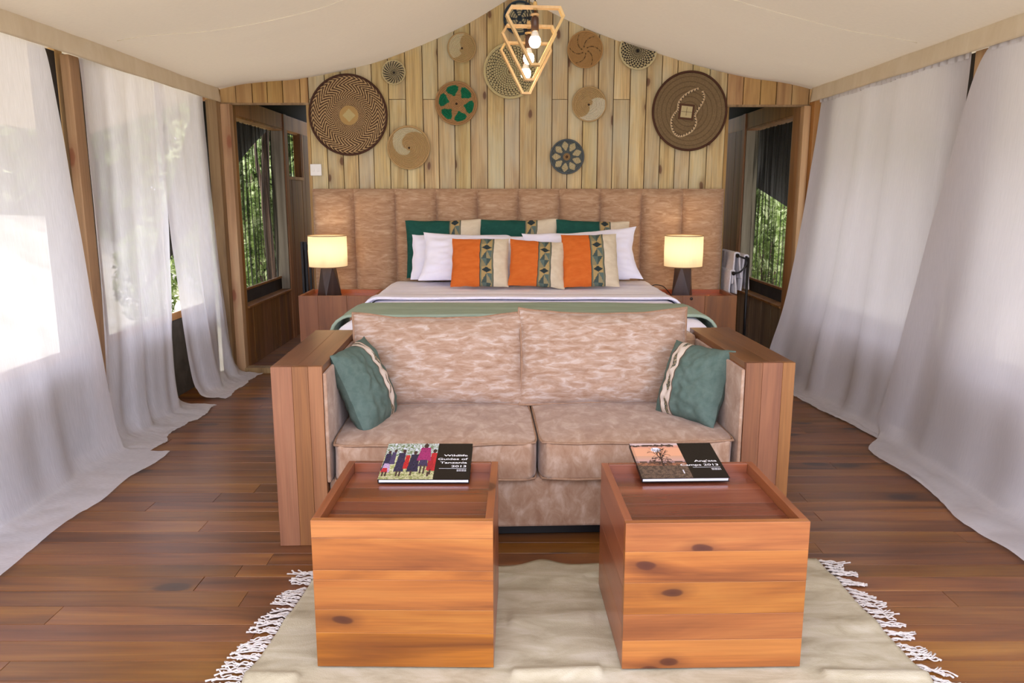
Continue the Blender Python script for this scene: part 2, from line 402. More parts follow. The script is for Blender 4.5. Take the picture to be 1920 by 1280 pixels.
# ------------------------------------------------------------------ ceiling
PROF = [(-3.45, 1.93), (-2.32, 2.283), (-1.69, 2.361), (-1.27, 2.438), (-0.948, 2.526), (-0.438, 2.728), (-0.037, 2.947), (0.033, 2.99),
        (0.09, 2.962), (0.314, 2.854), (0.431, 2.80), (0.739, 2.677), (1.14, 2.554), (1.488, 2.454), (1.854, 2.373), (2.365, 2.284), (3.45, 1.95)]
SL = crom([(a, b, 0) for a, b in PROF[:8]], 8); SR = crom([(a, b, 0) for a, b in PROF[7:]], 8)
CP = [(p.x, p.y) for p in SL] + [(p.x, p.y) for p in SR[1:]]
zc = lambda x: interp(CP, x)
NC = len(CP) - 1
def ceil_pt(u, v):
    i = min(int(round(u * NC)), NC); x, z = CP[i]; yy = 0.7 + (6.46 - 0.7) * v
    damp = min(1, abs(x - 0.033) * 2) * (1 if abs(x) < 2.3 else 0.3) * min(1.0, max(0, 6.41 - yy) * 3)
    z += damp * (0.012 * nz(x * 1.2, yy * 1.7, 3) + 0.004 * nz(x * 1.5, yy * 7, 9) - 0.012 * math.sin(PI * ((yy - 0.7) / 1.93 % 1)))
    return (x, yy, z)
ce = mk('ceiling', *grid(NC, 90, ceil_pt), M['canvas'], smooth=True); tag(ce, kind='structure')
for ys in (2.62, 4.55):                       # stitched welts between the lengths of canvas
    v = (ys - 0.7) / 5.71
    pth = [Vector(ceil_pt(i / NC, v)) + Vector((0, 0, -0.002)) for i in range(NC + 1) if abs(CP[i][0]) < 2.3]
    tube('seam', pth, 0.0022, M['welt'], ce, 6)
def valance(name, s, xx):
    def f(u, v):
        yy = 0.75 + (6.36 - 0.75) * u
        zt = zc(s * xx) + 0.01; zb = 2.176 + 0.006 * nz(yy * 2, 1)
        xo = xx - 0.004 + 0.006 * nz(yy * 5, v * 2, s) - 0.012 * v
        return (s * xo, yy, zt + (zb - zt) * v)
    o = mk(name, *grid(160, 8, f), M['valance'], smooth=True)
    md = o.modifiers.new('solid', 'SOLIDIFY'); md.thickness = 0.004
    return tag(o, kind='structure')
valance('trim_1', -1, 2.315); valance('trim_2', 1, 2.365)

# ------------------------------------------------------------------ back wall of upright planks
DL, DR = -1.615, 1.705                         # the two door openings lie outside these
gx = [-2.5, DL, DL, DR, DR, 2.6]
V, F = [], []
def prism(poly, y0_, y1_):
    k = len(V); n_ = len(poly); V.extend([(p[0], y0_, p[1]) for p in poly] + [(p[0], y1_, p[1]) for p in poly])
    F.append(tuple(k + i for i in range(n_))); F.append(tuple(k + n_ + i for i in reversed(range(n_))))
    for i in range(n_): j = (i + 1) % n_; F.append((k + i, k + n_ + i, k + n_ + j, k + j))
prism([(DL, 0), (DR, 0), (DR, 2.2), (DL, 2.2)], 6.428, 6.47)
xs = [-2.6 + 5.3 * i / 60 for i in range(61)]
prism([(2.7, 2.2), (-2.6, 2.2)] + [(q, zc(q) + .03) for q in xs], 6.428, 6.47)
wbk = mk('wall_back', V, F, M['dark']); tag(wbk, kind='structure')
rw = random.Random(3)
x = -2.44
while x < 2.5:
    w = 0.128 * rw.uniform(0.93, 1.07)
    x1 = x + w
    for edge in (DL, DR):
        if x < edge < x1 or abs(x1 - edge) < 0.05: x1 = edge
    w = x1 - x
    if w < 0.02: x = x1; continue
    xm = (x + x1) / 2; door = xm < DL or xm > DR
    zt = lambda q: zc(q) + 0.012
    spans = []
    if door: spans = [(2.18 if xm < 0 else 2.165, None)]
    elif rw.random() < 0.55: spans = [(0.5, 2.205), (2.208, None)]
    else: spans = [(0.5, None)]
    for (z0, z1) in spans:
        yf = 6.4 + rw.uniform(-0.004, 0.004); g_ = 0.0028
        a, b = x + g_, x1 - g_
        zl = z1 if z1 else zt(a); zr = z1 if z1 else zt(b)
        cz = (z0 + zl) / 2
        V = [(a - xm, 0, z0 - cz), (b - xm, 0, z0 - cz), (b - xm, 0.024, z0 - cz), (a - xm, 0.024, z0 - cz),
             (a - xm, 0, zl - cz), (b - xm, 0, zr - cz), (b - xm, 0.024, zr - cz), (a - xm, 0.024, zl - cz)]
        mk('plank', V, boxgeo(0, 1, 0, 1, 0, 1)[1], M['header'] if door else M['plank'], wbk, loc=(xm, yf, cz), bevel=0.0025)
    x = x1
boxes('header_rail', [(-2.42, DL, 6.40, 6.44, 2.165, 2.181), (DR, 2.46, 6.40, 6.44, 2.15, 2.166)], M['oldpost'], wbk)

# ------------------------------------------------------------------ door openings: corner posts and sills
def trim(name, bs, mat):
    o = boxes(name, bs, mat, bevel=0.004); return tag(o, kind='structure')
d1 = empty('door_1', (-1.95, 6.4, 0), kind='structure')
def at(parent, o): o.parent = parent; o.matrix_parent_inverse = Matrix.Translation(parent.location).inverted(); return o
at(d1, box('post', (-2.385, -2.30, 6.26, 6.36, 0, 2.19), M['oldpost'])); at(d1, box('post', (-2.298, -2.225, 6.33, 6.41, 0, 2.165), M['post']))
at(d1, box('sill', (-2.225, -1.55, 6.30, 6.41, 0.0, 0.045), M['oldpost']))
at(d1, box('jamb', (-1.64, DL, 6.405, 6.47, 0.05, 2.165), M['header']))
d2 = empty('door_2', (2.05, 6.4, 0), kind='structure')
at(d2, box('post', (2.30, 2.355, 6.33, 6.41, 0, 2.15), M['post'])); at(d2, box('post', (2.357, 2.45, 6.27, 6.38, 0, 2.18), M['darkframe']))
at(d2, box('sill', (1.66, 2.3, 6.30, 6.41, 0.0, 0.045), M['oldpost']))
at(d2, box('jamb', (DR, 1.73, 6.405, 6.47, 0.05, 2.15), M['header']))

# ------------------------------------------------------------------ passages behind the plank wall
def passage(name, s, X, win_names, y0, y1, extra):
    """side wall of a passage: boards, a tall netted window, its frame"""
    w = empty(name, (s * X, 6.4, 0), kind='structure')
    zt = 2.25; WZ0, WZ1 = 0.50, 2.105
    sx_ = lambda a, b: (min(s * a, s * b), max(s * a, s * b))
    def bb(nm, xa, xb, ya, yb, za, zb, m):
        xa, xb = sx_(xa, xb); o = box(nm, (xa, xb, ya, yb, za, zb), M[m], bevel=0.002); return at(w, o)
    bb('upper_board', X + .02, X + .04, 6.42, 9.3, zt, 2.62, 'thatch')
    bb('frame_post', X, X + .09, 6.42, y0, 0, zt, 'darkframe')
    bb('frame_rail', X, X + .09, y0, 9.3, WZ1, zt, 'darkframe')
    bb('frame_post', X - .012, X + .09, y1, y1 + .09, 0, zt, 'darkframe')
    yy = y0; rr = random.Random(X)
    while yy < y1 - .01:
        e = min(yy + .13 * rr.uniform(.9, 1.1), y1); bb('board', X + rr.uniform(0, .006), X + .03, yy + .001, e - .0015, 0, WZ0, 'dark' if s < 0 else 'jamb2'); yy = e
    yy = y1 + .09
    while yy < 9.3:
        e = min(yy + .13 * rr.uniform(.9, 1.1), 9.3); ym = (yy + e) / 2
        if extra and extra[0] < ym < extra[1]: bb('board', X + rr.uniform(0, .006), X + .03, yy + .001, e - .0015, 0, extra[2], 'dark')
        else: bb('board', X + rr.uniform(0, .006), X + .03, yy + .001, e - .0015, 0, WZ1, 'dark')
        yy = e
    wi = empty(win_names[0], (s * (X + .05), (y0 + y1) / 2, WZ0), kind='structure')
    def wb_(nm, xa, xb, ya, yb, za, zb, m):
        xa, xb = sx_(xa, xb); return at(wi, box(nm, (xa, xb, ya, yb, za, zb), M[m], bevel=0.002))
    wb_('jamb', X + .004, X + .13, y1 - .018, y1 - .0005, WZ0, WZ1, 'jamb'); wb_('jamb', X + .004, X + .13, y0 + .0005, y0 + .018, WZ0, WZ1, 'jamb')
    wb_('head', X + .004, X + .13, y0 + .019, y1 - .019, WZ1 - .018, WZ1 - .001, 'darkframe')
    wb_('sill', X - .01, X + .13, y0 + .019, y1 - .019, WZ0 + .001, WZ0 + .02, 'darkframe')
    wb_('kick_band', X + .085, X + .092, y0 + .02, y1 - .02, WZ0 + .021, WZ0 + .13, 'darkcanvas')
    wb_('rail', X + .08, X + .105, y0 + .02, y1 - .02, WZ0 + .131, WZ0 + .15, 'darkframe')
    rn = random.Random(9)
    def net(u, v):
        yy = y0 + .021 + (y1 - y0 - .042) * u; zz = WZ0 + .151 + (WZ1 - .02 - WZ0 - .151) * v
        return (s * (X + .1 + .012 * math.sin(u * 74 + 2 * nz(u * 6, v * 1.5)) + .01 * nz(u * 20, v * 2)), yy, zz)
    o = mk('net_curtain', *grid(120, 14, net), M['net'], smooth=True); o.parent = wi; o.matrix_parent_inverse = Matrix.Translation(wi.location).inverted()
    return w
M['jamb2'] = wood('weathered_board', [(104, 84, 58), (144, 122, 90), (166, 144, 110)], 'Z', 9, 0.6, 0.3, grain=0.25)
wl = passage('wall_passage_left', -1, 2.27, ['window_1'], 6.60, 7.93, (8.03, 8.62, 1.62))
passage('wall_passage_right', 1, 2.31, ['window_3'], 6.60, 7.90, None)
w2 = empty('window_2', (-2.3, 8.3, 1.62), kind='structure')
at(w2, boxes('frame', [(-2.36, -2.265, 8.03, 8.06, 1.62, 2.10), (-2.36, -2.265, 8.60, 8.63, 1.62, 2.10), (-2.36, -2.265, 8.06, 8.60, 1.62, 1.65)], M['darkframe']))
at(w2, mk('net_curtain', *grid(40, 4, lambda u, v: (-2.35 + .01 * math.sin(u * 40), 8.06 + .54 * u, 1.65 + .45 * v)), M['net'], smooth=True))
pe = boxes('wall_passage_end', [(-2.45, -1.3, 9.3, 9.36, 0, .9), (1.3, 2.5, 9.3, 9.36, 0, .9)], M['dark']); tag(pe, kind='structure')  # unseen end wall, cut low to let daylight into the passages
pi_ = boxes('wall_passage_inner', [(-1.50, -1.44, 6.48, 9.3, 0, 2.7), (1.56, 1.62, 6.48, 9.3, 0, 2.7)], M['post']); tag(pi_, kind='structure')
pc = boxes('ceiling_passage', [(-3.0, -1.3, 6.46, 9.6, 2.62, 2.68), (1.3, 3.1, 6.46, 9.6, 2.62, 2.68), (-3.0, -1.3, 6.48, 6.5, 2.26, 2.62), (1.3, 3.1, 6.48, 6.5, 2.26, 2.62)], M['thatch']); tag(pc, kind='structure')

def fly(name, s_, zf):
    def f(u, v):
        yy = 6.5 + 5.0 * u; return (s_ * (2.42 + .68 * v), yy, 2.62 + (zf(yy) - 2.62) * v)
    o = mk(name, *grid(20, 8, f), M['thatch']); o.modifiers.new('s', 'SOLIDIFY').thickness = .01; tag(o, kind='structure')
fly('trim_3', -1, lambda y_: min(2.3, 1.79 + .47 * (y_ - 8.9))); fly('trim_4', 1, lambda y_: min(2.3, 1.32 + .2 * (y_ - 8.8)))

# ------------------------------------------------------------------ side walls: canvas dado, posts, mesh screens
def side_wall(name, s, X, ypost):
    sx_ = lambda a, b: (min(s * a, s * b), max(s * a, s * b))
    xa, xb = sx_(X + .02, X + .05)
    w = boxes(name, [(xa, xb, 0.7, 6.3, 0, 0.6)], M['dado']); tag(w, kind='structure')
    def bb(nm, xa, xb, ya, yb, za, zb, m):
        xa, xb = sx_(xa, xb); return box(nm, (xa, xb, ya, yb, za, zb), M[m], w, bevel=0.004)
    for yp in ypost: bb('post', X - .06, X - .01, yp, yp + .1, 0, 2.2, 'post')
    for yp in ypost: bb('post', X + .02, X + .11, yp + .015, yp + .085, 0, 2.24, 'post')
    bb('sill_rail', X + .0, X + .019, .7, 6.25, .57, .62, 'darkframe')
    ys = [.72] + [q for yp in ypost for q in (yp - .22, yp + .30)] + [6.25]
    for a, b in zip(ys[0::2], ys[1::2]):
        mk('screen', *grid(2, 2, lambda u, v: (s * (X + .035), a + (b - a) * u, .6 + 1.65 * v)), M['clearnet'], w)
    for yp in ypost: bb('canvas_strip', X + .024, X + .03, yp - .22, yp + .30, .6, 2.22, 'darkcanvas')
    bb('canvas_strip', X - .03, X - .024, 6.02, 6.25, .0, 2.2, 'darkcanvas')
    return w
side_wall('wall_left', -1, 2.44, [1.6, 4.37])
side_wall('wall_right', 1, 2.50, [1.6, 4.19])

# ------------------------------------------------------------------ garden outside
def bush(loc, rx, ry, rz, n, seed, label, trunk=None, size=0.055):
    rr = random.Random(seed)
    t = empty('garden_bush', loc, label=label, cat='bush', group='bushes outside the tent')
    V, F = [], []
    for i in range(n):
        while True:
            p = Vector((rr.uniform(-1, 1), rr.uniform(-1, 1), rr.uniform(-1, 1)))
            if 0.25 < p.length < 1: break
        p = Vector((p.x * rx, p.y * ry, rz + p.z * rz))
        q = Euler((rr.uniform(-1.2, 1.2), rr.uniform(-1.2, 1.2), rr.uniform(0, 6.3))).to_matrix()
        l = size * rr.uniform(.7, 1.5); k = len(V)
        for c in ((-l, 0, 0), (0, -l * .36, l * .12), (l, 0, 0), (0, l * .36, l * .12)): V.append(p + q @ Vector(c))
        F += [(k, k + 1, k + 2), (k, k + 2, k + 3)]
    o = mk('foliage', V, F, M['leaf'], t); tag(o, kind='stuff')
    st = []
    for i in range(5):
        a = rr.uniform(0, 6.28); q = Vector((math.cos(a) * rx * .5, math.sin(a) * ry * .5, rz * 1.3))
        v, f = tubegeo([(0, 0, 0), q * .4 + Vector((.05, 0, .1)), q], [.025, .018, .006], 6, off=len(st) and sum(len(x[0]) for x in st)); st.append((v, f))
    mk('stem', [p for x in st for p in x[0]], [f for x in st for f in x[1]], M['bark'], t, smooth=True)
    return t
bush((-3.35, 10.6, -.45), .62, .7, 1.05, 2400, 1, 'leafy green bush right behind the net window of the passage left of the bed')
bush((-4.75, 13.0, -.45), .95, .9, 1.75, 2800, 2, 'tall green bush behind the left part of the net window left of the bed', size=.07)
bush((-2.85, 13.0, -.45), .9, .9, 1.75, 2400, 3, 'tall green bush in the right part of the net window left of the bed', size=.07)
bush((3.45, 10.7, -.45), .62, .7, 1.0, 2400, 4, 'leafy green bush right behind the net window of the passage right of the bed')
bush((4.75, 13.0, -.45), .95, .9, 1.75, 2800, 5, 'tall green bush behind the right part of the net window right of the bed', size=.07)
bush((2.85, 13.1, -.45), .9, .9, 1.75, 2400, 6, 'tall green bush in the left part of the net window right of the bed', size=.07)
bush((-5.15, 10.9, -.45), .42, .45, .75, 1500, 7, 'low green bush showing through the slit between the two far left curtains')
def treeline(x0, y0, x1, y1, h, n, seed):
    rr = random.Random(seed); V, F = [], []
    for i in range(n):
        u = rr.random(); q = rr.random() ** .8
        p = Vector((x0 + (x1 - x0) * u + rr.gauss(0, .5), y0 + (y1 - y0) * u + rr.gauss(0, .5), -.45 + h * q * (.85 + .3 * nz(u * 9, seed))))
        m = Euler((rr.uniform(-1.2, 1.2), rr.uniform(-1.2, 1.2), rr.uniform(0, 6.3))).to_matrix(); l = .16 * rr.uniform(.7, 1.5); k = len(V)
        for c in ((-l, 0, 0), (0, -l * .5, l * .12), (l, 0, 0), (0, l * .5, l * .12)): V.append(p + m @ Vector(c))
        F += [(k, k + 1, k + 2), (k, k + 2, k + 3)]
    return V, F
V, F = [], []
for q in ((-10.5, 0, -10.5, 16, 4.2, 26000, 1), (-10.5, 16.5, 10.5, 16.5, 4.6, 36000, 2), (10.5, 0, 10.5, 16, 4.2, 20000, 3)):
    v, f = treeline(*q); k = len(V); V += v; F += [tuple(i + k for i in t) for t in f]
tag(mk('foliage_belt', V, F, M['leaf']), 'dense green foliage all around the tent, seen through the nets', 'foliage', kind='stuff')
for lx, ly, lab in ((-2.98, 9.55, 'pale brown tree trunk behind the net window left of the bed'), (3.62, 9.2, 'pale brown tree trunk behind the net window right of the bed')):
    t = empty('tree', (lx, ly, -.45), label=lab, cat='tree')
    tube('trunk', [(0, 0, 0), (.02, .01, .9), (-.02, .03, 1.8), (.05, .02, 3.0)], [.06, .055, .05, .04], M['bark'], t, 10)
    tube('branch', [(-.02, .03, 1.8), (-.12, .1, 2.3), (-.16, .2, 2.8)], [.03, .022, .012], M['bark'], t, 8)

# ------------------------------------------------------------------ curtains
def curtain(label, s, yt, yb, xt, xb, pool, seed, nf, mat, heading=False, amp=0.03, yp=1.0, poolfn=None, xb2=None, tail=0.0):
    """yt/yb: (from, to) along the wall at top and floor; xt/xb: distance from the tent axis at rail and at floor"""
    rr = random.Random(seed); ph = [rr.uniform(0, 6.28) for _ in range(8)]
    o0 = empty('curtain', (s * xt, (yt[0] + yt[1]) / 2, 0), label=label, cat='curtain', group='white voile curtains along the side walls')
    nu, nv = 150, 110
    def f(u, v):
        pl = pool * (poolfn(u) if poolfn else 1)
        pl *= 1 + .35 * nz(u * 4.5, seed * 1.7)
        xbu = xb + ((xb2 or xb) - xb) * u + .02 * nz(u * 3, seed)
        P = [(xt, 2.20), (xt + (xbu - xt) * .22, 1.5), (xt + (xbu - xt) * .55, .75), (xbu + .012, .25), (xbu - .015, .07), (xbu - .05 - .1 * pl, .022), (xbu - .06 - pl, .010)]
        tt = [0, .26, .55, .76, .86, .90, 1.0]
        k = 0
        while k < 5 and v > tt[k + 1]: k += 1
        q = min(1.0, (v - tt[k]) / (tt[k + 1] - tt[k]))
        Q = [P[0]] + P + [P[-1]]
        a, b, c, d = (Vector(Q[k]), Vector(Q[k + 1]), Vector(Q[k + 2]), Vector(Q[k + 3]))
        p = 0.5 * ((2 * b) + (c - a) * q + (2 * a - 5 * b + 4 * c - d) * q * q + (3 * b - a - 3 * c + d) * q ** 3)
        w = min(1.0, v / .86)
        yy = (yt[0] + (yt[1] - yt[0]) * u) * (1 - w ** yp) + (yb[0] + (yb[1] - yb[0]) * u) * w ** yp
        uu = u + .03 * nz(u * 2.2, w * 1.1, seed)
        fold = 0
        for i, (fr, am) in enumerate(((nf, 1.0), (nf * 1.9, .45), (nf * .55, .9), (nf * 3.3, .2))):
            fold += am * math.sin(2 * PI * fr * uu + ph[i] + .7 * w * math.sin(ph[i + 4]))
        sharp = math.copysign(abs(fold) ** .8, fold)
        onf = max(0.0, (v - .84) / .16)
        A = amp * (.35 + .75 * w) * (1 - min(1, onf * 1.5))
        x_ = p[0] + A * sharp * .8 + .006 * nz(u * 9, w * 6, seed)
        z_ = p[1]
        if onf > 0:
            z_ = max(.004, p[1]) + onf * (1 - onf * .6) * .04 * abs(nz(u * 8, onf * 2.5, seed)) + .006 * abs(nz(u * 25, onf * 5, seed))
            yy += onf * .05 * nz(u * 5, onf * 2, seed + 3) + tail * u * onf
            x_ += onf * .02 * nz(u * 8, 4, seed)
        x_ = min(x_, xt + .05)
        return Vector((s * x_, yy, z_)) - o0.location
    c = mk('curtain_cloth', *grid(nu, nv, f), mat, o0, smooth=True)
    if heading:
        def h(u, v):
            p = f(u, 0); return p + Vector((-s * (.012 + .008 * math.sin(u * 170) + .004 * nz(u * 30, v)), 0, .012 - .05 * v + .006 * nz(u * 8, 2)))
        mk('heading_tape', *grid(320, 4, h), mat, o0, smooth=True)
    return o0
cm, cr = M['curtain'], M['curtain_r']
curtain('white sheer curtain nearest on the left wall, pooled in the left front corner', -1, (2.0, 4.06), (1.9, 4.25), 2.345, 2.27, .24, 1, 2.6, cm, amp=.03, yp=.55)
curtain('white sheer curtain just behind the knotty left post', -1, (4.40, 5.42), (4.24, 5.27), 2.345, 2.31, .17, 2, 2.4, cm, amp=.036, yp=1.6)
curtain('narrow white sheer curtain at the far end of the left wall', -1, (5.30, 6.12), (5.44, 6.26), 2.335, 2.26, .12, 3, 2.0, cm, amp=.03, yp=2.0)
curtain('long white curtain with gathered heading at the far end of the right wall', 1, (4.28, 6.22), (4.36, 6.18), 2.40, 2.36, .08, 4, 2.3, cr, True, amp=.03, xb2=2.12)
curtain('white curtain nearest on the right wall, right of the right post', 1, (1.9, 4.03), (1.9, 4.66), 2.40, 2.31, .18, 5, 2.1, cr, True, amp=.032, yp=.62, tail=-.36)

# ------------------------------------------------------------------ headboard
hb = empty('headboard', (0.05, 6.37, 0), label='wide tan mottled suede headboard of ten upright padded channels against the plank wall', cat='headboard')
box('backing_board', (-1.655, 1.655, -.028, .02, .06, 1.505), M['suede'], hb)
cw = 3.31 / 10
for i in range(10):
    a = -1.655 + i * cw; c = a + cw / 2
    def f(u, v, c=c):
        U, Vv = 2 * u - 1, 2 * v - 1
        d = .075 * (max(0, 1 - abs(U) ** 3.2)) ** .5 * (max(0, 1 - abs(Vv) ** 16)) ** .5
        return (U * cw * .498, -d - .0 + .003 * nz(U * 3 + i, Vv * 4), .78 + Vv * .73)
    mk('channel_panel', *grid(16, 40, f), M['suede'], hb, smooth=True, loc=(c, -.028, .0))
tag(boxes('light_switch', [(-1.577 - .045, -1.577 + .045, 6.375, 6.392, 1.613, 1.705)], M['whiteplastic'], bevel=.004), 'square white double light switch on the planks above the left end of headboard', 'switch')
ls = bpy.data.objects['light_switch']
for k in (-.018, .018): box('rocker', (-1.577 + k - .008, -1.577 + k + .008, 6.371, 6.376, 1.645, 1.673), M['whiteplastic'], ls, bevel=.002)

# ------------------------------------------------------------------ wall baskets
RIDGE = {}
def basket(px, label, R, cx, cz, colfn, rings, segs, dish=0.035, rim=None, rimr=0.006, extra=None, ry=1.0, ridge=1.0, groove=.5):
    t = empty('woven_basket', (cx, 6.395, cz), label=label, cat='basket', group='round woven baskets on the plank wall')
    t.rotation_euler = (PI / 2, 0, 0)
    V, F, C = [(0, 0, .004)], [], []
    prof = []
    for j in range(rings):
        for q in (0.2, 0.5, 0.8):
            rr = (j + q) / rings * R
            prof.append((rr, j, q))
    for (rr, j, q) in prof:
        base = dish * (rr / R) ** 2 + .004
        zz = base + (ridge * .4 * R / rings if q == 0.5 else 0)
        for k in range(segs):
            a = 2 * PI * k / segs; V.append((rr * math.cos(a), rr * math.sin(a) * ry, zz))
    for k in range(segs):
        F.append((0, 1 + k, 1 + (k + 1) % segs)); C.append(colfn(0.0, 2 * PI * (k + .5) / segs, 0))
    for i in range(len(prof) - 1):
        rr, j, q = prof[i]; jj = prof[i + 1][1]
        for k in range(segs):
            k2 = (k + 1) % segs; a = 1 + i * segs; b = 1 + (i + 1) * segs
            F.append((a + k, b + k, b + k2, a + k2))
            cc = colfn((prof[i][0] + prof[i + 1][0]) / 2 / R, 2 * PI * (k + .5) / segs, jj if q > .7 else j)
            C.append((cc[0] * groove, cc[1] * groove * .9, cc[2] * groove * .8, 1) if q > .7 else cc)
    mk('coil_disc', V, F, M['basket'], t, smooth=False, colors=C)
    if rim:
        pth = [(R * math.cos(2 * PI * k / 72), R * math.sin(2 * PI * k / 72) * ry, dish + .005) for k in range(72)]
        Vt, Ft = tubegeo(pth, rimr, 8, True)
        mk('rim', Vt, Ft, M['basket'], t, smooth=True, colors=[lin(*rim)] * len(Ft))
    if extra: extra(t)
    return t
rb = random.Random(2)
JIT = [rb.uniform(-1, 1) for _ in range(5000)]
def jit(c, i, a=.08):
    k = 1 + a * JIT[i % 5000]; return (c[0] * k, c[1] * k, c[2] * k, 1)
TAN, BRN, DBR, CRM, BLK, GRN = lin(178, 146, 100), lin(92, 66, 44), lin(62, 44, 32), lin(206, 192, 152), lin(44, 42, 40), lin(12, 120, 84)
def c_zigzag(r, a, j):
    if r < .245:
        x, z = r * math.cos(a), r * math.sin(a)
        return lin(186, 172, 124) if abs(x) + abs(z) < .17 else lin(176, 146, 92)
    ph = a * 46 / (2 * PI) + 1.15 * abs(((r * 6.5) % 2) - 1) * 2.2 + .35 * math.sin(9 * r)
    return jit(lin(188, 160, 116) if (ph % 1) < .42 else lin(80, 58, 40), int(a * 90) + j * 31)
def z_extra(t): pass
basket(0, 'large brown round basket with fine zigzag weave, high above the left lamp', .305, -1.297, 2.083, c_zigzag, 44, 420, .03, (70, 42, 28), .009, ridge=.5, groove=1.0)
def c_tick(nray, c0, c1, tw, th=.5):
    def f(r, a, j):
        if r < .10: return jit(c1, j)
        if r > .93: return jit(c0, j)
        ph = a * nray / (2 * PI) + tw * j
        return jit(c1, int(a * 50) + j * 7, .15) if (ph % 1) < th * (1.25 - .6 * r) and True else jit(c0, int(a * 50) + j * 7)
    return f
basket(0, 'smallest round basket of cream with black ticks, upper left above the swirl basket', .09, -.93, 2.408, c_tick(22, CRM, BLK, .24), 9, 176, .02, (190, 174, 130), .005)
def c_spiral(c0, c1, a0, tw, wd):
    def f(r, a, j):
        if r < .06: return DBR
        ph = ((a - a0 + tw * r) / (2 * PI)) % 1
        c = c1 if ph < wd * min(1, r * 3) else c0
        # thin dark line between coils is brown stitching, set by the groove colour; stitches vary a little
        return jit(c, int(a * 40) + j * 13, .07)
    return f
basket(0, 'plain spiral basket of tan and cream coils under the left ceiling slope', .108, -.392, 2.59, c_spiral(lin(190, 164, 116), lin(214, 202, 166), 2.3, 1.0, .42), 12, 120, .03, (172, 142, 96), .005)
def c_flower(r, a, j):
    if r < .05: return DBR
    k = ((a - .28) / (2 * PI) * 6) % 1 - .5
    if .36 < r < .86:
        wd = (.40 if r < .78 else .40 - (r - .78) * 2.2) if r > .62 else .40 * (r - .30) / .32
        if abs(k) < wd: return jit(GRN, int(a * 40) + j * 7, .2)
    return jit(lin(180, 140, 94), int(a * 40) + j * 7)
basket(0, 'round tan basket with six green petals', .162, -.44, 2.172, c_flower, 15, 180, .035, (160, 122, 80), .006)
def c_swirl(r, a, j):
    if r < .05: return DBR
    ph = ((a - .5 - 3.4 * (1 - r)) / (2 * PI)) % 1
    if .12 < r < .93 and ph < .26: return jit(lin(212, 202, 168), int(a * 40) + j * 7, .05)
    return jit(lin(192, 162, 112), int(a * 40) + j * 7, .07)
basket(0, 'tan basket with one pale crescent swirl, just above headboard beside the largest zigzag basket', .166, -.825, 1.832, c_swirl, 17, 180, .035, (180, 148, 100), .005)
def c_loop(r, a, j):
    if r < .07: return BRN
    if r > .94: return jit(lin(204, 192, 150), j)
    n = 38 if r > .45 else 26
    ph = (a * n / (2 * PI) + .5 * (j % 2) + .12 * j) % 1
    return jit(lin(52, 46, 36), int(a * 50) + j, .2) if ph < .24 else jit(lin(202, 190, 146), int(a * 50) + j * 5, .08)
basket(0, 'big cream open-weave basket with dark gaps behind the pendant lamps', .205, -.012, 2.417, c_loop, 12, 342, .03, (196, 180, 132), .007)
def c_pin(r, a, j):
    if r < .15: return lin(46, 62, 78)
    if r > .92: return lin(52, 66, 80)
    k = (a / (2 * PI) * 6 + .25 * r) % 1
    return jit(lin(50, 62, 76), int(a * 40) + j * 3, .15) if k < .33 else (jit(lin(204, 194, 160), int(a * 40) + j * 3, .1) if j % 2 else jit(lin(120, 118, 104), j))
basket(0, 'blue and cream pinwheel basket at the top under the ridge, behind the pendant lamps', .122, .06, 2.81, c_pin, 14, 150, .025, (48, 62, 76), .006)
def c_curl(r, a, j):
    k = ((a + 1.25 * r - .5) / (2 * PI) * 6) % 1
    if .16 < r < .90 and abs(k - .5) < .034 / max(r, .15) and (int(r * 52) % 2 == 0): return lin(30, 26, 26)
    return jit(lin(186, 148, 96), int(a * 60) + j * 3, .1)
basket(0, 'tan basket with six curling dotted black lines', .135, .571, 2.575, c_curl, 22, 240, .03, (176, 136, 86), .005)
basket(0, 'cream basket with dense black checks, partly cut off by the right ceiling slope', .143, .985, 2.572, c_tick(26, CRM, BLK, .45, .5), 9, 208, .03, (200, 186, 144), .006)
basket(0, 'plain spiral basket of tan and white coils right of the open-weave one', .131, .61, 2.165, c_spiral(lin(194, 166, 118), lin(222, 214, 190), 5.2, 1.2, .40), 13, 130, .032, (176, 146, 100), .005)
def c_daisy(r, a, j):
    GB = lin(96, 104, 104)
    if r < .10: return BRN
    if r < .22: return jit(lin(168, 136, 92), j)
    if r < .36: return jit(GB, j + int(a * 30), .12)
    if r > .93: return GB
    k = abs((a / (2 * PI) * 9) % 1 - .5)
    wd = .42 - .34 * abs((r - .66) / .34) ** 1.4
    return jit(lin(206, 192, 152), int(a * 40) + j * 5, .08) if (k < wd if r < .72 else k < .40 - (r - .72) * 1.9) else jit(GB, int(a * 40) + j * 5, .14)
basket(0, 'grey and cream flower basket, lowest of the baskets and centred above the bed', .132, .44, 1.762, c_daisy, 13, 180, .03, (84, 90, 92), .006)
def c_gourd(r, a, j):
    return jit(lin(124, 104, 74) if (j % 5) else lin(106, 88, 60), int(a * 70) + j * 17, .14)
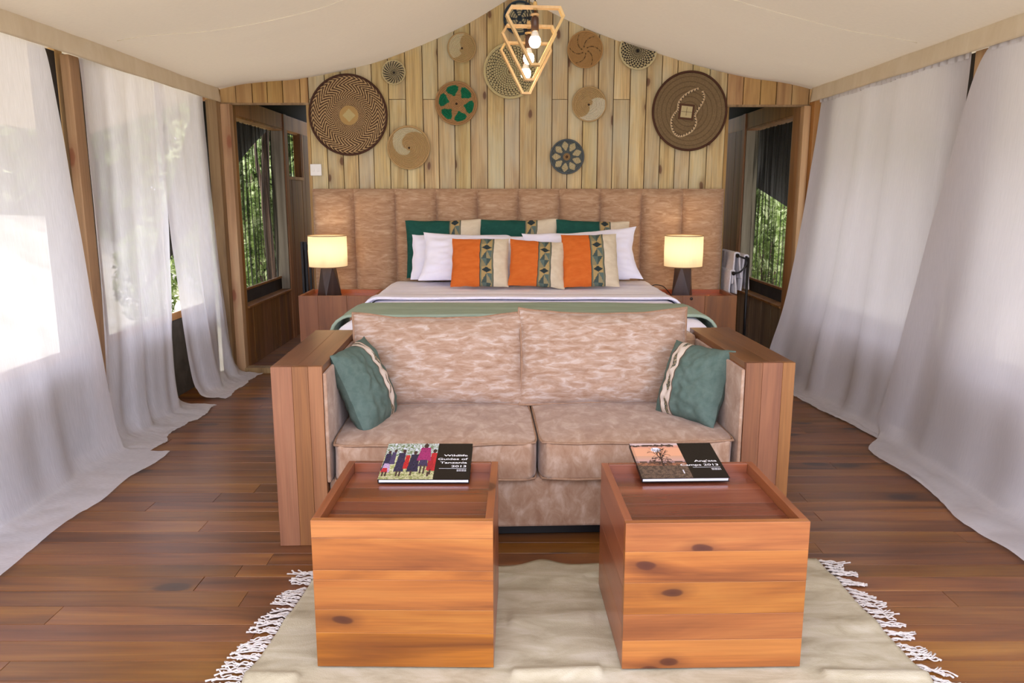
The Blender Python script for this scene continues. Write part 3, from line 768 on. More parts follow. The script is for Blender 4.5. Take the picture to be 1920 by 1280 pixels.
def gourd_extra(t):
    # pale beaded outline of a gourd and a framed square, sewn on the disc
    R = .293; S = R / 512.0
    pts = [(745, 335), (640, 375), (545, 440), (480, 530), (475, 615), (430, 670), (390, 750), (395, 850), (440, 940), (510, 975), (600, 950), (690, 890), (735, 790), (715, 690), (740, 640), (800, 540), (830, 450), (800, 370)]
    P = crom([((x - 630) * S, -(y_ - 640) * S, 0) for x, y_ in pts], 5)
    V, F, C = [], [], []
    up = lambda p: .004 + .03 * (math.hypot(p.x, p.y) / R) ** 2 + .008
    for i in range(len(P) - 1):
        a, b = P[i], P[i + 1]; tdir = (b - a).normalized(); n_ = Vector((-tdir.y, tdir.x, 0)) * .0075
        z = up(a)
        # triangles alternating dark and pale
        k = len(V); V += [Vector((a.x, a.y, z)) - n_, Vector((b.x, b.y, z)) - n_, Vector((b.x, b.y, z)) + n_, Vector((a.x, a.y, z)) + n_]
        F += [(k, k + 1, k + 2), (k, k + 2, k + 3)]; C += [lin(198, 172, 134) if i % 1 == 0 else DBR, lin(48, 36, 28) if i % 2 else lin(198, 172, 134)]
    o = mk('beaded_outline', V, F, M['basket'], t, colors=C); sm = o.modifiers.new('s', 'SOLIDIFY'); sm.thickness = .003
    cx, cy = (595 - 630) * S, -(645 - 640) * S
    for nm, h, z, c in (('square_border', .060, .009, lin(84, 54, 34)), ('square_patch', .044, .012, lin(190, 174, 130))):
        V, F = boxgeo(-h, h, -h, h, 0, z); q = mk(nm, V, F, M['basket'], t, colors=[c] * 6, loc=(cx, cy, .003), rot=(0, 0, -.1))
    V1, F1 = boxgeo(-.043, .043, -.0012, .0012, 0, .014); V2, F2 = boxgeo(-.0012, .0012, -.030, .035, 0, .014, 8)
    mk('stitched_cross', V1 + V2, F1 + F2, M['basket'], t, colors=[lin(70, 52, 36)] * 12, loc=(cx, cy, .003), rot=(0, 0, -.1))
basket(0, 'large dark brown basket with a beaded gourd outline and square centre, above the right lamp', .29, 1.405, 2.112, c_gourd, 40, 260, .03, (74, 44, 28), .009, gourd_extra, ry=1.03, ridge=.4, groove=.9)

# ------------------------------------------------------------------ pendant lamps
def pendant(label, X, Y, Z, yaw, top):
    t = empty('pendant_lamp', (X, Y, Z), yaw, label, 'pendant lamp', 'wooden geometric pendant lamps in a row under the ridge')
    P = [(-.122, 0), (.128, 0), (.150, -.046), (.026, -.286), (-.022, -.286), (-.150, -.046)]
    n = len(P); cx = sum(p[0] for p in P) / n; cz = -.1
    names = ['frame_bar'] * 6
    ins = []
    for i in range(n):     # inset polygon
        a, b, c = Vector(P[i - 1]), Vector(P[i]), Vector(P[(i + 1) % n])
        d1_, d2_ = (b - a).normalized(), (c - b).normalized()
        n1_, n2_ = Vector((d1_.y, -d1_.x)), Vector((d2_.y, -d2_.x)); mm = (n1_ + n2_); mm = mm / (mm.length_squared / 2)
        ins.append(b + mm * .012)
    D = .022
    for i in range(n):
        j = (i + 1) % n
        q = [P[i], P[j], ins[j], ins[i]]
        V = [(p[0], -D, p[1]) for p in q] + [(p[0], D, p[1]) for p in q]
        mk('frame_bar', V, [(0, 1, 2, 3), (7, 6, 5, 4), (0, 4, 5, 1), (1, 5, 6, 2), (2, 6, 7, 3), (3, 7, 4, 0)], M['framewood'], t)
    lathe('wood_knob', [(.0, .022), (.008, .022), (.011, .010), (.010, -.014), (.004, -.020), (0, -.020)], M['framewood'], t, 16, loc=(0, 0, 0))
    lathe('wood_collar', [(.0, -.034), (.02, -.036), (.022, -.040), (.02, -.044), (0, -.046)], M['framewood'], t, 20, loc=(0, 0, 0))
    lathe('socket', [(.0, -.018), (.006, -.019), (.007, -.046), (.017, -.052), (.0195, -.060), (.0195, -.118), (.0, -.119)], M['socket'], t, 24)
    lathe('bulb_neck', [(.013, -.119), (.016, -.126), (.0215, -.142), (.0225, -.146)], M['bulbneck'], t, 24)
    lathe('bulb', [(.0225, -.146), (.0285, -.158), (.0298, -.170), (.0275, -.183), (.020, -.194), (.010, -.199), (.0, -.200)], M['bulb'], t, 24)
    tube('cord', [(0, 0, .02), (.004, 0, (top - Z) * .5), (0, 0, top - Z)], .003, M['black'], t, 8)
    lathe('ceiling_cap', [(0, .0), (.03, 0), (.034, -.02), (.0, -.022)], M['black'], t, 20, loc=(0, 0, top - Z))
pendant('nearest and highest lit wooden frame pendant lamp', .116, 4.14, 2.389, .10, 2.938)
pendant('middle lit wooden frame pendant lamp of the row of three', .0905, 4.40, 2.352, .12, 2.945)
pendant('farthest and lowest lit wooden frame pendant lamp', .079, 4.67, 2.315, .12, 2.95)

# ------------------------------------------------------------------ nightstands and table lamps
def nightstand(label, x0, x1, hole):
    t = empty('nightstand', ((x0 + x1) / 2, 6.03, 0), label=label, cat='nightstand')
    w = (x1 - x0) / 2; T = .022; zt = .712; yF, yB = -.215, .215
    n = 3; e = [-w, -w + .56 * w, -w + 1.15 * w, w] if hole else [-w, -w + .5 * w, -w + 1.25 * w, w]
    for i in range(n): box('front_board', (e[i] + .0006, e[i + 1] - .0006, yF, yF + T, .03, zt), M['stand'], t, bevel=.0012)
    box('side_panel', (-w, -w + T, yF + T + .0005, yB, .03, zt), M['stand'], t); box('side_panel', (w - T, w, yF + T + .0005, yB, .03, zt), M['stand'], t)
    box('back_panel', (-w + T + .0005, w - T - .0005, yB - T, yB, .03, zt), M['stand_top'], t)
    box('tray_top', (-w + T + .0005, w - T - .0005, yF + T + .0005, yB - T - .0005, .662, .682), M['stand_top'], t, bevel=.001)
    box('plinth', (-w + .03, w - .03, yF + .03, yB - .02, 0, .0295), M['lampdark'], t)
    if hole: lathe('wood_plug', [(0, 0), (.011, 0), (.012, .002), (0, .0025)], M['lampdark'], t, 16).matrix_local = Matrix.Translation((-.06, yF, .69)) @ Matrix.Rotation(PI / 2, 4, 'X')
    return t
nightstand('red-brown wooden tray-top nightstand left of the bed', -1.615, -1.03, False)
nightstand('red-brown wooden tray-top nightstand right of the bed', 1.13, 1.70, True)

def table_lamp(label, X, Y, rz):
    t = empty('table_lamp', (X, Y, .6835), rz, label, 'lamp')
    hb_, ht, H = .098, .062, .245
    bot = [(hb_ * math.cos(a), hb_ * math.sin(a), 0) for a in (0, PI / 2, PI, 3 * PI / 2)]
    tp = [(ht * math.cos(a), ht * math.sin(a), H) for a in (PI / 4, 3 * PI / 4, 5 * PI / 4, 7 * PI / 4)]
    V = bot + tp; F = [(3, 2, 1, 0), (4, 5, 6, 7)]
    for i in range(4):
        F.append((i, (i + 1) % 4, 4 + i)); F.append((4 + i, 4 + (i - 1) % 4, i))
    mk('faceted_base', V, F, M['lampdark'], t, bevel=.002)
    tube('stem', [(0, 0, H), (0, 0, H + .07)], .008, M['black'], t, 10)
    lathe('bulb', [(.012, 0), (.016, .02), (.03, .05), (.028, .075), (.012, .09), (0, .092)], M['lampbulb'], t, 20, loc=(0, 0, H + .07))
    r = .148
    lathe('lamp_shade', [(r * .985, H - .012), (r, H + .10), (r * .99, H + .225)], M['shade'], t, 64)
    for z, k in ((H - .012, .985), (H + .225, .99)):
        tube('shade_rim', [(r * k * math.cos(2 * PI * i / 64), r * k * math.sin(2 * PI * i / 64), z) for i in range(64)], .0035, M['shaderim'], t, 6, True)
    boxes('spider', [(-r * .98, r * .98, -.002, .002, H + .06, H + .064), (-.002, .002, -r * .98, r * .98, H + .06, H + .064)], M['black'], t)
    return t
table_lamp('lit table lamp with cream drum shade on the left nightstand', -1.425, 6.02, PI / 4 + .72)
tl = table_lamp('lit table lamp with cream drum shade on the right nightstand', 1.327, 6.02, .42)
cd = empty('lamp_cord', (1.11, 5.98, .70), label='black lamp cord with inline switch on the right nightstand beside the bed', cat='cord')
pc_ = crom([(.11, .01, .01), (.09, .0, .035), (.04, -.01, .085), (-.02, -.02, .10), (-.06, -.01, .085)], 6)
tube('wire', [(p.x + .02, p.y, p.z - .02) for p in pc_], .0035, M['black'], cd, 8)
lathe('inline_switch', [(0, -.032), (.010, -.030), (.015, -.012), (.015, .014), (.009, .030), (0, .032)], M['black'], cd, 16).matrix_local = Matrix.Translation((-.055, -.01, .05)) @ Matrix.Rotation(.7, 4, 'Y')

# ------------------------------------------------------------------ bed
BX = .07
bed = empty('bed', (BX, 5.1, 0), label='wide bed with white sheets in front of the channelled headboard', cat='bed')
box('bed_base', (-1.0, 1.0, -.98, 1.12, .06, .40), M['suede'], bed, bevel=.01)
box('mattress', (-1.0, 1.0, -1.0, 1.13, .401, .71), M['sheet'], bed, bevel=.05)
def coverlet(hw, y0, y1, zt, drop, seed, wob=.006, endfall=False, flare=.0):
    def f(u, v):
        R = .11; S = hw - R; tot = 2 * S + PI * R + 2 * drop; d = u * tot; yy = y0 + (y1 - y0) * v
        if d < drop: x, z = -hw, zt - R - (drop - d)
        elif d < drop + PI * R / 2: a = (d - drop) / R; x, z = -S - R * math.cos(a), zt - R + R * math.sin(a)
        elif d < drop + PI * R / 2 + 2 * S: x, z = -S + (d - drop - PI * R / 2), zt
        elif d < drop + PI * R + 2 * S: a = (d - drop - PI * R / 2 - 2 * S) / R; x, z = S + R * math.sin(a), zt - R + R * math.cos(a)
        else: x, z = hw, zt - R - (d - drop - PI * R - 2 * S)
        side = max(0, abs(x) - S) / R
        z += wob * nz(x * 2.2, yy * 5, seed) * (1 - .5 * side) + .004 * nz(x * 1.0, yy * 16, seed + 4)
        x += side * (.02 * nz(yy * 4, z * 3, seed) + math.copysign(flare, x) * 1.0)
        if endfall and v < .08:
            q = 1 - v / .08; z -= .13 * q * q
        return (x, yy, z)
    return f
o = mk('duvet', *grid(90, 60, coverlet(1.04, -1.06, 1.12, .775, .42, 1, endfall=True)), M['sheet'], bed, smooth=True)
o = mk('folded_sheet', *grid(90, 30, coverlet(1.055, .0, .98, .797, .30, 6, .008)), M['sheet'], bed, smooth=True)
o.modifiers.new('solid', 'SOLIDIFY').thickness = .018
o = mk('sheet_hem', *grid(90, 10, coverlet(1.062, -.06, .10, .802, .26, 8, .006)), M['sheet'], bed, smooth=True); o.modifiers.new('solid', 'SOLIDIFY').thickness = .016
bl = mk('bed_runner', *grid(90, 24, coverlet(1.075, -.80, -.32, .800, .30, 3, .006, flare=.02)), M['blanket'], smooth=True, loc=(BX, 5.1, 0))
bl.modifiers.new('solid', 'SOLIDIFY').thickness = .016
tag(bl, 'sage green blanket folded across the foot of the bed', 'blanket')

# ------------------------------------------------------------------ pillows
def pillow(parent, w, h, t, parts, seed=0, pinch=.05, nv=44, piping=None, pip_r=.006, sag=0.0, wr=.006, dens=44, corner=0.0):
    def pt(U, Vv, side):
        d = t / 2 * (max(0, 1 - abs(U) ** 2.6)) ** .55 * (max(0, 1 - abs(Vv) ** 2.6)) ** .55
        d *= 1 + .12 * nz(U * 1.7, Vv * 1.7, seed + side) 
        d += wr * nz(U * 5, Vv * 5, seed + 7 + side) * min(1, 4 * (1 - max(abs(U), abs(Vv))))
        x = U * w / 2 * (1 - pinch * (1 - Vv * Vv)); z = Vv * h / 2 * (1 - pinch * (1 - U * U))
        if Vv > 0: z -= sag * h * (1 - U * U) * Vv
        x += .006 * nz(Vv * 3, seed, U); z += .006 * nz(U * 3, seed + 2, Vv)
        return (x, -d if side == 0 else d, z + h / 2)
    for (nm, u0, u1, mat, cf) in parts:
        n = max(6, int(dens * (u1 - u0) / 1.0)) if cf is None else 22
        m_ = nv if cf is None else 72
        V, F, C = [], [], []
        for side in (0, 1):
            k0 = len(V)
            for j in range(m_ + 1):
                for i in range(n + 1):
                    V.append(pt(2 * (u0 + (u1 - u0) * i / n) - 1, 2 * j / m_ - 1, side))
            for j in range(m_):
                for i in range(n):
                    a = k0 + j * (n + 1) + i
                    q = (a, a + 1, a + n + 2, a + n + 1)
                    F.append(q if side == 0 else q[::-1])
                    C.append(cf((i + .5) / n, (j + .5) / m_) if cf else None)
        mk(nm, V, F, mat, parent, smooth=True, colors=C if cf else None)
    if piping:
        pth = [pt(-1 + 2 * i / 20, -1, 0) for i in range(20)] + [pt(1, -1 + 2 * i / 20, 0) for i in range(20)] + [pt(1 - 2 * i / 20, 1, 0) for i in range(20)] + [pt(-1, 1 - 2 * i / 20, 0) for i in range(20)]
        tube('piping', pth, pip_r, piping, parent, 6, True)

DG, GD, GM = lin(40, 52, 54), lin(176, 150, 98), lin(92, 108, 100)
def geo_band(off=0.0):
    def f(u, v):
        if u < .06 or u > .94: return DG
        if u < .12 or u > .88: return lin(120, 120, 96)
        q = (v * 2.15 + off) % 1; x = (u - .12) / .76
        if q < .30:                               # dark diamond on gold
            return DG if abs(x - .5) / .46 + abs(q - .15) / .13 < 1 else GD
        if q < .64:                               # tall triangles
            s = (q - .30) / .34
            if abs(x - .5) < .5 * s * .9: return GM if x < .5 else lin(66, 82, 78)
            return lin(142, 130, 94) if x < .5 else GD
        s = (q - .64) / .36
        if x < .5: return lin(70, 84, 80) if x > .5 * s else GD
        return GM if x - .5 > .5 * (1 - s) else lin(150, 138, 102)
    return f
def cushion(label, loc, w, h, t, lean, rz, roll, parts, seed, group=None, name='throw_cushion', cat='cushion', **kw):
    e = empty(name, loc, label=label, cat=cat, group=group)
    e.rotation_euler = Euler((-lean, roll, rz), 'XYZ')
    pillow(e, w, h, t, parts, seed, **kw)
    return e
Wp = [('pillow_case', 0, 1, M['sheet'], None)]
ZB = .818
# back row of white pillows, front row of white pillows
cushion('white pillow upright at the back of the left pile, half hidden', (-.385, 5.97, ZB + .0), .80, .375, .15, .45, 0, 0, Wp, 21, name='bed_pillow', cat='pillow', pinch=.03, dens=40)
cushion('white pillow upright at the back of the right pile, almost hidden', (.52, 5.97, ZB + .0), .78, .38, .15, .45, 0, 0, Wp, 22, name='bed_pillow', cat='pillow', pinch=.03, dens=40)
cushion('white pillow in front on the left, behind the first orange cushion', (-.29, 5.74, ZB), .82, .42, .17, .60, -.03, .04, Wp, 23, name='bed_pillow', cat='pillow', pinch=.08, dens=40, wr=.014)
cushion('white pillow in front on the right with its corner standing up', (.54, 5.74, ZB), .88, .44, .17, .52, .03, -.06, Wp, 24, name='bed_pillow', cat='pillow', pinch=.12, dens=40, wr=.016)
G3 = [('green_panel', 0, .58, M['teal'], None), ('patterned_band', .58, .74, M['print'], geo_band(.1)), ('cream_panel', .74, 1, M['cream'], None)]
cushion('green and cream oblong cushion behind the left white pillows', (-.535, 6.125, ZB), .60, .455, .13, .14, 0, -.02, G3, 31, pinch=.04)
cushion('green and cream oblong cushion at the middle of the back row', (.055, 6.13, ZB), .62, .46, .13, .14, 0, -.01, G3, 32, pinch=.05)
cushion('green and cream oblong cushion behind the right white pillow', (.625, 6.125, ZB), .58, .45, .13, .14, 0, .03, G3, 33, pinch=.04)
O3 = [('orange_panel', 0, .50, M['orange'], None), ('patterned_band', .50, .745, M['print'], geo_band(.55)), ('cream_panel', .745, 1, M['cream'], None)]
cushion('orange and cream cushion leftmost of the three in front on the bed', (-.232, 5.50, ZB - .004), .415, .385, .13, .52, -.02, .0, O3, 41, pinch=.035)
cushion('orange and cream cushion in the middle of the three, tilted with a slanting band', (.172, 5.48, ZB - .004), .405, .37, .13, .52, .03, .07, O3, 42, pinch=.05)
cushion('orange and cream cushion rightmost of the three in front on the bed', (.565, 5.49, ZB - .004), .405, .42, .13, .52, 0, -.02, O3, 43, pinch=.035)

# ------------------------------------------------------------------ sofa at the foot of the bed
SA = math.radians(2.3)
sofa = empty('sofa', (.10, 3.10, 0), SA, 'tan mottled suede sofa with two seats between wide wooden box arms', 'sofa')
HW, AW, SD = 1.078, .207, .885
for s in (-1, 1):
    xo, xi = s * HW, s * (HW - AW); a, b = min(xo, xi), max(xo, xi)
    arm = empty('arm', ((a + b) / 2, 0, 0)); arm.parent = sofa
    hw = AW / 2
    cut = (-hw, -hw + .085, -hw + .15, hw) if s < 0 else (-hw, -hw + .07, -hw + .155, hw)
    for i in range(3): box('front_board', (cut[i] + .0004, cut[i + 1] - .0004, 0, .025, .0, .772), M['arm_z'], arm, bevel=.001)
    for i, (q0, q1) in enumerate(((-hw, 0), (0, hw))): box('top_board', (q0 + .0004, q1 - .0004, .0255, SD, .747, .772), M['arm_y'], arm, bevel=.001)
    ox = -hw if s < 0 else hw - .022
    box('side_panel', (ox, ox + .022, .0255, SD, .0, .7465), M['arm_z'], arm, bevel=.001)
    ix = hw - .02 if s < 0 else -hw
    box('inner_lining', (ix, ix + .02, .0255, SD, .04, .7465), M['arm_z'], arm, bevel=.001)
    px = (hw + .0004, hw + .016) if s < 0 else (-hw - .016, -hw - .0004)
    box('padded_inside', (px[0], px[1], .004, SD - .162, .275, .744), M['suede_seat'], arm, bevel=.006)
IW = HW - AW
box('seat_base', (-IW + .002, IW - .002, .035, SD - .01, .05, .272), M['suede_seat'], sofa, bevel=.012)
box('plinth', (-IW + .03, IW - .03, .08, SD - .05, 0, .0495), M['black'], sofa)
box('back_frame', (-IW + .002, IW - .002, SD - .16, SD - .002, .2725, .765), M['suede'], sofa, bevel=.03)
def seat_cushion(x0, x1):
    cx_, w = (x0 + x1) / 2, (x1 - x0) / 2 - .003
    y0_, y1_ = .0, SD - .17; z0_, z1_ = .275, .440
    def rr_(u, v, zz, o_):
        # rounded rectangle in plan with softly crowned top
        U, Vv = 2 * u - 1, 2 * v - 1
        x = U * w; y_ = (y0_ + y1_) / 2 + Vv * (y1_ - y0_) / 2
        return x, y_, U, Vv
    me = bmesh.new()
    bmesh.ops.create_cube(me, size=1)
    bmesh.ops.subdivide_edges(me, edges=me.edges[:], cuts=14, use_grid_fill=True)
    for v in me.verts:
        U, Vv, Z_ = v.co.x * 2, v.co.y * 2, v.co.z * 2
        crown = .018 * (1 - U ** 4) * (1 - Vv ** 4)
        bul = .012 * (1 - U ** 4) * (1 - Z_ ** 2)
        rx = w - .03 * max(0, (abs(U) * abs(Vv)) ** 10)
        v.co.x = U * rx + 0.004 * nz(Vv * 3, Z_, x0) * (abs(U) > .9)
        v.co.y = (y0_ + y1_) / 2 + Vv * ((y1_ - y0_) / 2 + (bul if Vv < 0 else 0)) + .004 * nz(U * 4, Z_, 3 + x0)
        v.co.z = (z0_ + z1_) / 2 + Z_ * (z1_ - z0_) / 2 + (crown if Z_ > 0 else 0) + .004 * nz(U * 4, Vv * 4, x0)
    m = bpy.data.meshes.new('seat_cushion'); me.to_mesh(m); me.free(); m.materials.append(M['suede_seat'])
    m.polygons.foreach_set('use_smooth', [True] * len(m.polygons))
    o_ = link_mesh('seat_cushion', m, sofa, (cx_, 0, 0))
    bv = o_.modifiers.new('b', 'BEVEL'); bv.width = .02; bv.segments = 3; bv.angle_limit = math.radians(50)
    for z in (z0_ + .004, z1_ - .004):
        pth = []
        for (ax, ay, bx_, by) in ((-1, 0, 1, 0), (1, 0, 1, 1), (1, 1, -1, 1), (-1, 1, -1, 0)):
            for i in range(16):
                q = i / 16; U = ax + (bx_ - ax) * q; V_ = ay + (by - ay) * q
                xx = U * (w - .004); yy = y0_ + .0 + V_ * (y1_ - y0_)
                cr_ = (abs(U) * abs(2 * V_ - 1)) ** 10
                pth.append((xx * (1 - .02 * cr_), yy - (.006 * (1 - U ** 4) if V_ == 0 else 0) + (.014 * cr_ if V_ < .5 else -.014 * cr_), z + .004 * nz(U * 4, V_ * 4, x0)))
        tube('piping', pth, .0055, M['piping'], o_, 6, True)
seat_cushion(-IW + .019, .012); seat_cushion(.014, IW - .019)
def back_cushion(x, y_, z, w, h, t, lean, rz, seed):
    e = empty('back_cushion', (x, y_, z)); e.parent = sofa; e.rotation_euler = Euler((-lean, 0, rz), 'XYZ')
    pillow(e, w, h, t, [('cushion_cover', 0, 1, M['suede_back'], None)], seed, pinch=.035, piping=M['piping'], pip_r=.0075, sag=.05, wr=.012, dens=60, nv=50)
back_cushion(-.435, .575, .448, .835, .455, .20, .25, .01, 51)
back_cushion(.375, .565, .448, .835, .475, .20, .25, -.02, 52)
for p_ in sofa.children:
    pass

# ---- faded teal cushions leaning on the arms
def leaf_band(u, v):
    if u < .07 or u > .93: return lin(96, 78, 66)
    if u < .12 or u > .88: return lin(214, 198, 178)
    q = (v * 3.2 + .1) % 1; x = (u - .5) / .38
    wd = .62 * math.sin(PI * min(1, q / .82)) if q < .82 else 0
    if abs(x - .25 * math.sin(q * 5)) < wd * .8:
        n_ = nz(u * 40, v * 90, 3)
        return lin(112, 100, 76) if n_ > .1 else (lin(66, 72, 66) if n_ > -.15 else lin(160, 146, 118))
    return lin(206, 192, 178)
def lean_cushion(label, c, xax, zax, parts, seed, w=.42, h=.42, t=.20):
    xa = Vector(xax).normalized(); za = Vector(zax); za = (za - xa * za.dot(xa)).normalized(); ya = za.cross(xa)
    e = empty('throw_cushion', (0, 0, 0), label=label, cat='cushion')
    R_ = Matrix((xa, ya, za)).transposed().to_4x4()
    e.matrix_world = Matrix.Translation(Vector(c)) @ R_ @ Matrix.Translation((0, 0, -h / 2))
    pillow(e, w, h, t, parts, seed, pinch=.045, wr=.012)
T3 = lambda a, b: [('teal_panel', 0, a, M['sage_teal'], None), ('patterned_band', a, b, M['print'], leaf_band), ('teal_border', b, 1, M['sage_teal'], None)]
lean_cushion('faded teal cushion with leaf band leaning on the left sofa arm', (-.665, 3.42, .605), (.20, .97, .05), (-.33, .08, .86), T3(.56, .74), 61, .38, .40, .17)
lean_cushion('faded teal cushion with leaf band leaning on the right sofa arm', (.835, 3.46, .610), (.60, -.80, .0), (.28, .22, .9), T3(.0, .0)[:0] + [('teal_border', 0, .15, M['sage_teal'], None), ('patterned_band', .15, .36, M['print'], leaf_band), ('teal_panel', .36, 1, M['sage_teal'], None)], 62, .345, .36, .18)

# ------------------------------------------------------------------ rug
RC = dict(fl=(-.825, 2.0), fr=(1.275, 2.0), bl=(-.755, 2.83), br=(1.235, 2.93))
def rug_pt(u, v, lift=0.0):
    vy = -.35 + 1.35 * v
    L_ = Vector(RC['fl']).lerp(Vector(RC['bl']), vy); R_ = Vector(RC['fr']).lerp(Vector(RC['br']), vy)
    p = L_.lerp(R_, u)
    yb = 0
    if v > .9: yb = .05 * math.exp(-((u - .44) / .035) ** 2) * (v - .9) / .1
    wv = .010 * max(0, math.sin(p.y * 21 + 2.5 * nz(p.x * 1.5, 2)) - .35) + .008 * max(0, nz(p.x * 4, p.y * 5, 5)) + .012 * math.exp(-((p.y - 2.15 - .02 * math.sin(p.x * 3)) / .02) ** 2)
    under = (-.66 < p.x < .0 or .28 < p.x < .95) and p.y > 2.1
    return Vector((p.x, p.y + yb, .006 + (0.0 if under and p.y < 2.78 else wv) + lift))
rug = empty('rug', (.2, 2.2, 0), label='cream flat-woven rug with white fringes under the two wooden cubes', cat='rug')
V, F = grid(150, 90, rug_pt); V = [p - rug.location for p in V]
o = mk('woven_field', V, F, M['rug'], rug, smooth=True); sm = o.modifiers.new('s', 'SOLIDIFY'); sm.thickness = .005; sm.offset = -1
variants = []
for k in range(6):
    rr = random.Random(80 + k); V, F = [], []
    for st in range(4):
        pts = [Vector((rr.uniform(-.002, .002), rr.uniform(-.008, .008), .004))]
        L_ = rr.uniform(.07, .105); bend = rr.uniform(-.02, .02); fq = rr.uniform(40, 70)
        for i in range(1, 9):
            q = i / 8; pts.append(Vector((L_ * q, bend * q * q + .006 * math.sin(fq * q * .12 * 6 + st) + pts[0].y * (1 - q) + rr.uniform(-.003, .003), .004 + .006 * abs(math.sin(q * 5 + st)))))
        v, f = tubegeo(pts, [.0022] * 8 + [.0034], 5, off=len(V)); V += v; F += f
    me = bpy.data.meshes.new('tassel'); me.from_pydata([tuple(p) for p in V], [], F); me.materials.append(M['fringe']); me.polygons.foreach_set('use_smooth', [True] * len(F)); variants.append(me)
rr = random.Random(4)
for s, ang in ((0, PI + .12), (1, -.25)):
    n = 44
    for i in range(n):
        v = (i + .5) / n; p = rug_pt(s, v) - rug.location
        o = link_mesh('tassel', rr.choice(variants), rug, (p.x, p.y, .0), (0, 0, ang + rr.uniform(-.45, .45)))
        k = rr.uniform(.75, 1.15); o.scale = (k, k, 1)

# ------------------------------------------------------------------ wooden cubes
def cube_table(label, cx_, y0_, w, d, h, rz, fr, seed):
    t = empty('cube_table', (cx_, y0_, .0125), rz, label, 'side table', 'wooden cube tables')
    hw = w / 2; T = .024; rim = .034
    h -= .0125
    z = h
    for q0, q1 in zip(fr[:-1], fr[1:]): box('front_board', (-hw, hw, 0, T, h * (1 - q1) + .0003, h * (1 - q0) - .0003), M['cube_x'], t, bevel=.0008)
    for s in (-1, 1):
        xa, xb = (-hw, -hw + T) if s < 0 else (hw - T, hw)
        e = [0, .24, .46, .72, 1]
        for q0, q1 in zip(e[:-1], e[1:]): box('side_board', (xa, xb, T + .0004, d, h * (1 - q1) + .0003, h * (1 - q0) - .0003), M['cube_y'], t, bevel=.0008)
    box('back_panel', (-hw + T + .0004, hw - T - .0004, d - T, d, 0, h), M['cube_top'], t, bevel=.001)
    e = [T + .0004, d * .24, d * .43, d * .66, d - T - .0004]
    for q0, q1 in zip(e[:-1], e[1:]): box('tray_board', (-hw + T + .0004, hw - T - .0004, q0 + .0002, q1 - .0002, h - rim - .02, h - rim), M['cube_top'], t, bevel=.0006)
    return t
ct1 = cube_table('wooden cube table with tray top on the left, under the book of red-robed people', -.331, 2.182, .548, .535, .495, -.012, [0, .115, .33, .395, .60, .76, 1], 1)
ct2 = cube_table('wooden cube table with tray top on the right, under the book with a tree cover', .6175, 2.178, .556, .535, .492, .024, [0, .19, .40, .62, .8, 1], 2)

# ------------------------------------------------------------------ books
def cover_people(u, v):
    # u 0..1 across the picture, v 0 bottom .. 1 top
    n_ = nz(u * 16, v * 22, 1); n2 = nz(u * 45, v * 60, 4)
    if v > .62: c = (176, 186, 178) if n_ > .05 else ((104, 122, 84) if n_ > -.22 else (206, 212, 222))
    elif v > .2: c = (150, 156, 98) if n_ + n2 * .6 > 0 else (196, 196, 158)
    else: c = (186, 182, 142) if n_ + n2 > 0 else (132, 138, 84)
    P = [(.07, .22, .70, .065, (40, 36, 70)), (.09, .18, .42, .075, (186, 160, 196)), (.07, .18, .30, .06, (178, 38, 48)), (.17, .40, .74, .05, (70, 58, 96)),
         (.33, .20, .72, .085, (44, 38, 72)), (.45, .28, .66, .05, (186, 36, 40)), (.585, .20, .68, .10, (38, 32, 62)), (.97, .22, .72, .10, (182, 34, 44)), (.90, .24, .60, .06, (160, 30, 44)),
         (.765, .50, .88, .125, (156, 40, 104)), (.765, .34, .52, .09, (60, 48, 84))]
    for (cx_, b0, b1, hw, col) in P:
        if b0 < v < b1 and abs(u - cx_) < hw * (1.08 - .35 * (v - b0) / (b1 - b0)): c = col if n2 > -.25 else tuple(int(k * .75) for k in col)
    for (cx_, cy_, r) in ((.08, .74, .03), (.19, .78, .03), (.36, .77, .035), (.58, .73, .035), (.765, .93, .045), (.95, .78, .038)):
        if ((u - cx_) / r) ** 2 + ((v - cy_) / (r * 1.5)) ** 2 < 1: c = (62, 40, 38)
    for (cx_, b0, b1) in ((.05, .08, .2), (.11, .08, .2), (.31, .08, .22), (.37, .08, .22), (.57, .1, .22), (.735, .16, .38), (.80, .14, .38), (.92, .12, .26), (.88, .08, .2)):
        if b0 < v < b1 and abs(u - cx_) < .016: c = (66, 46, 44)
    return lin(*c)
segs = []
def grow(p, ang, ln, w, lv, rr):
    q = (p[0] + math.cos(ang) * ln, p[1] + math.sin(ang) * ln); segs.append((p, q, w))
    if lv: 
        for k in range(2 if lv < 4 else 3): grow(q, ang + rr.uniform(-.75, .75), ln * rr.uniform(.62, .85), w * .68, lv - 1, rr)
grow((.52, .34), 1.5, .17, .020, 5, random.Random(12))
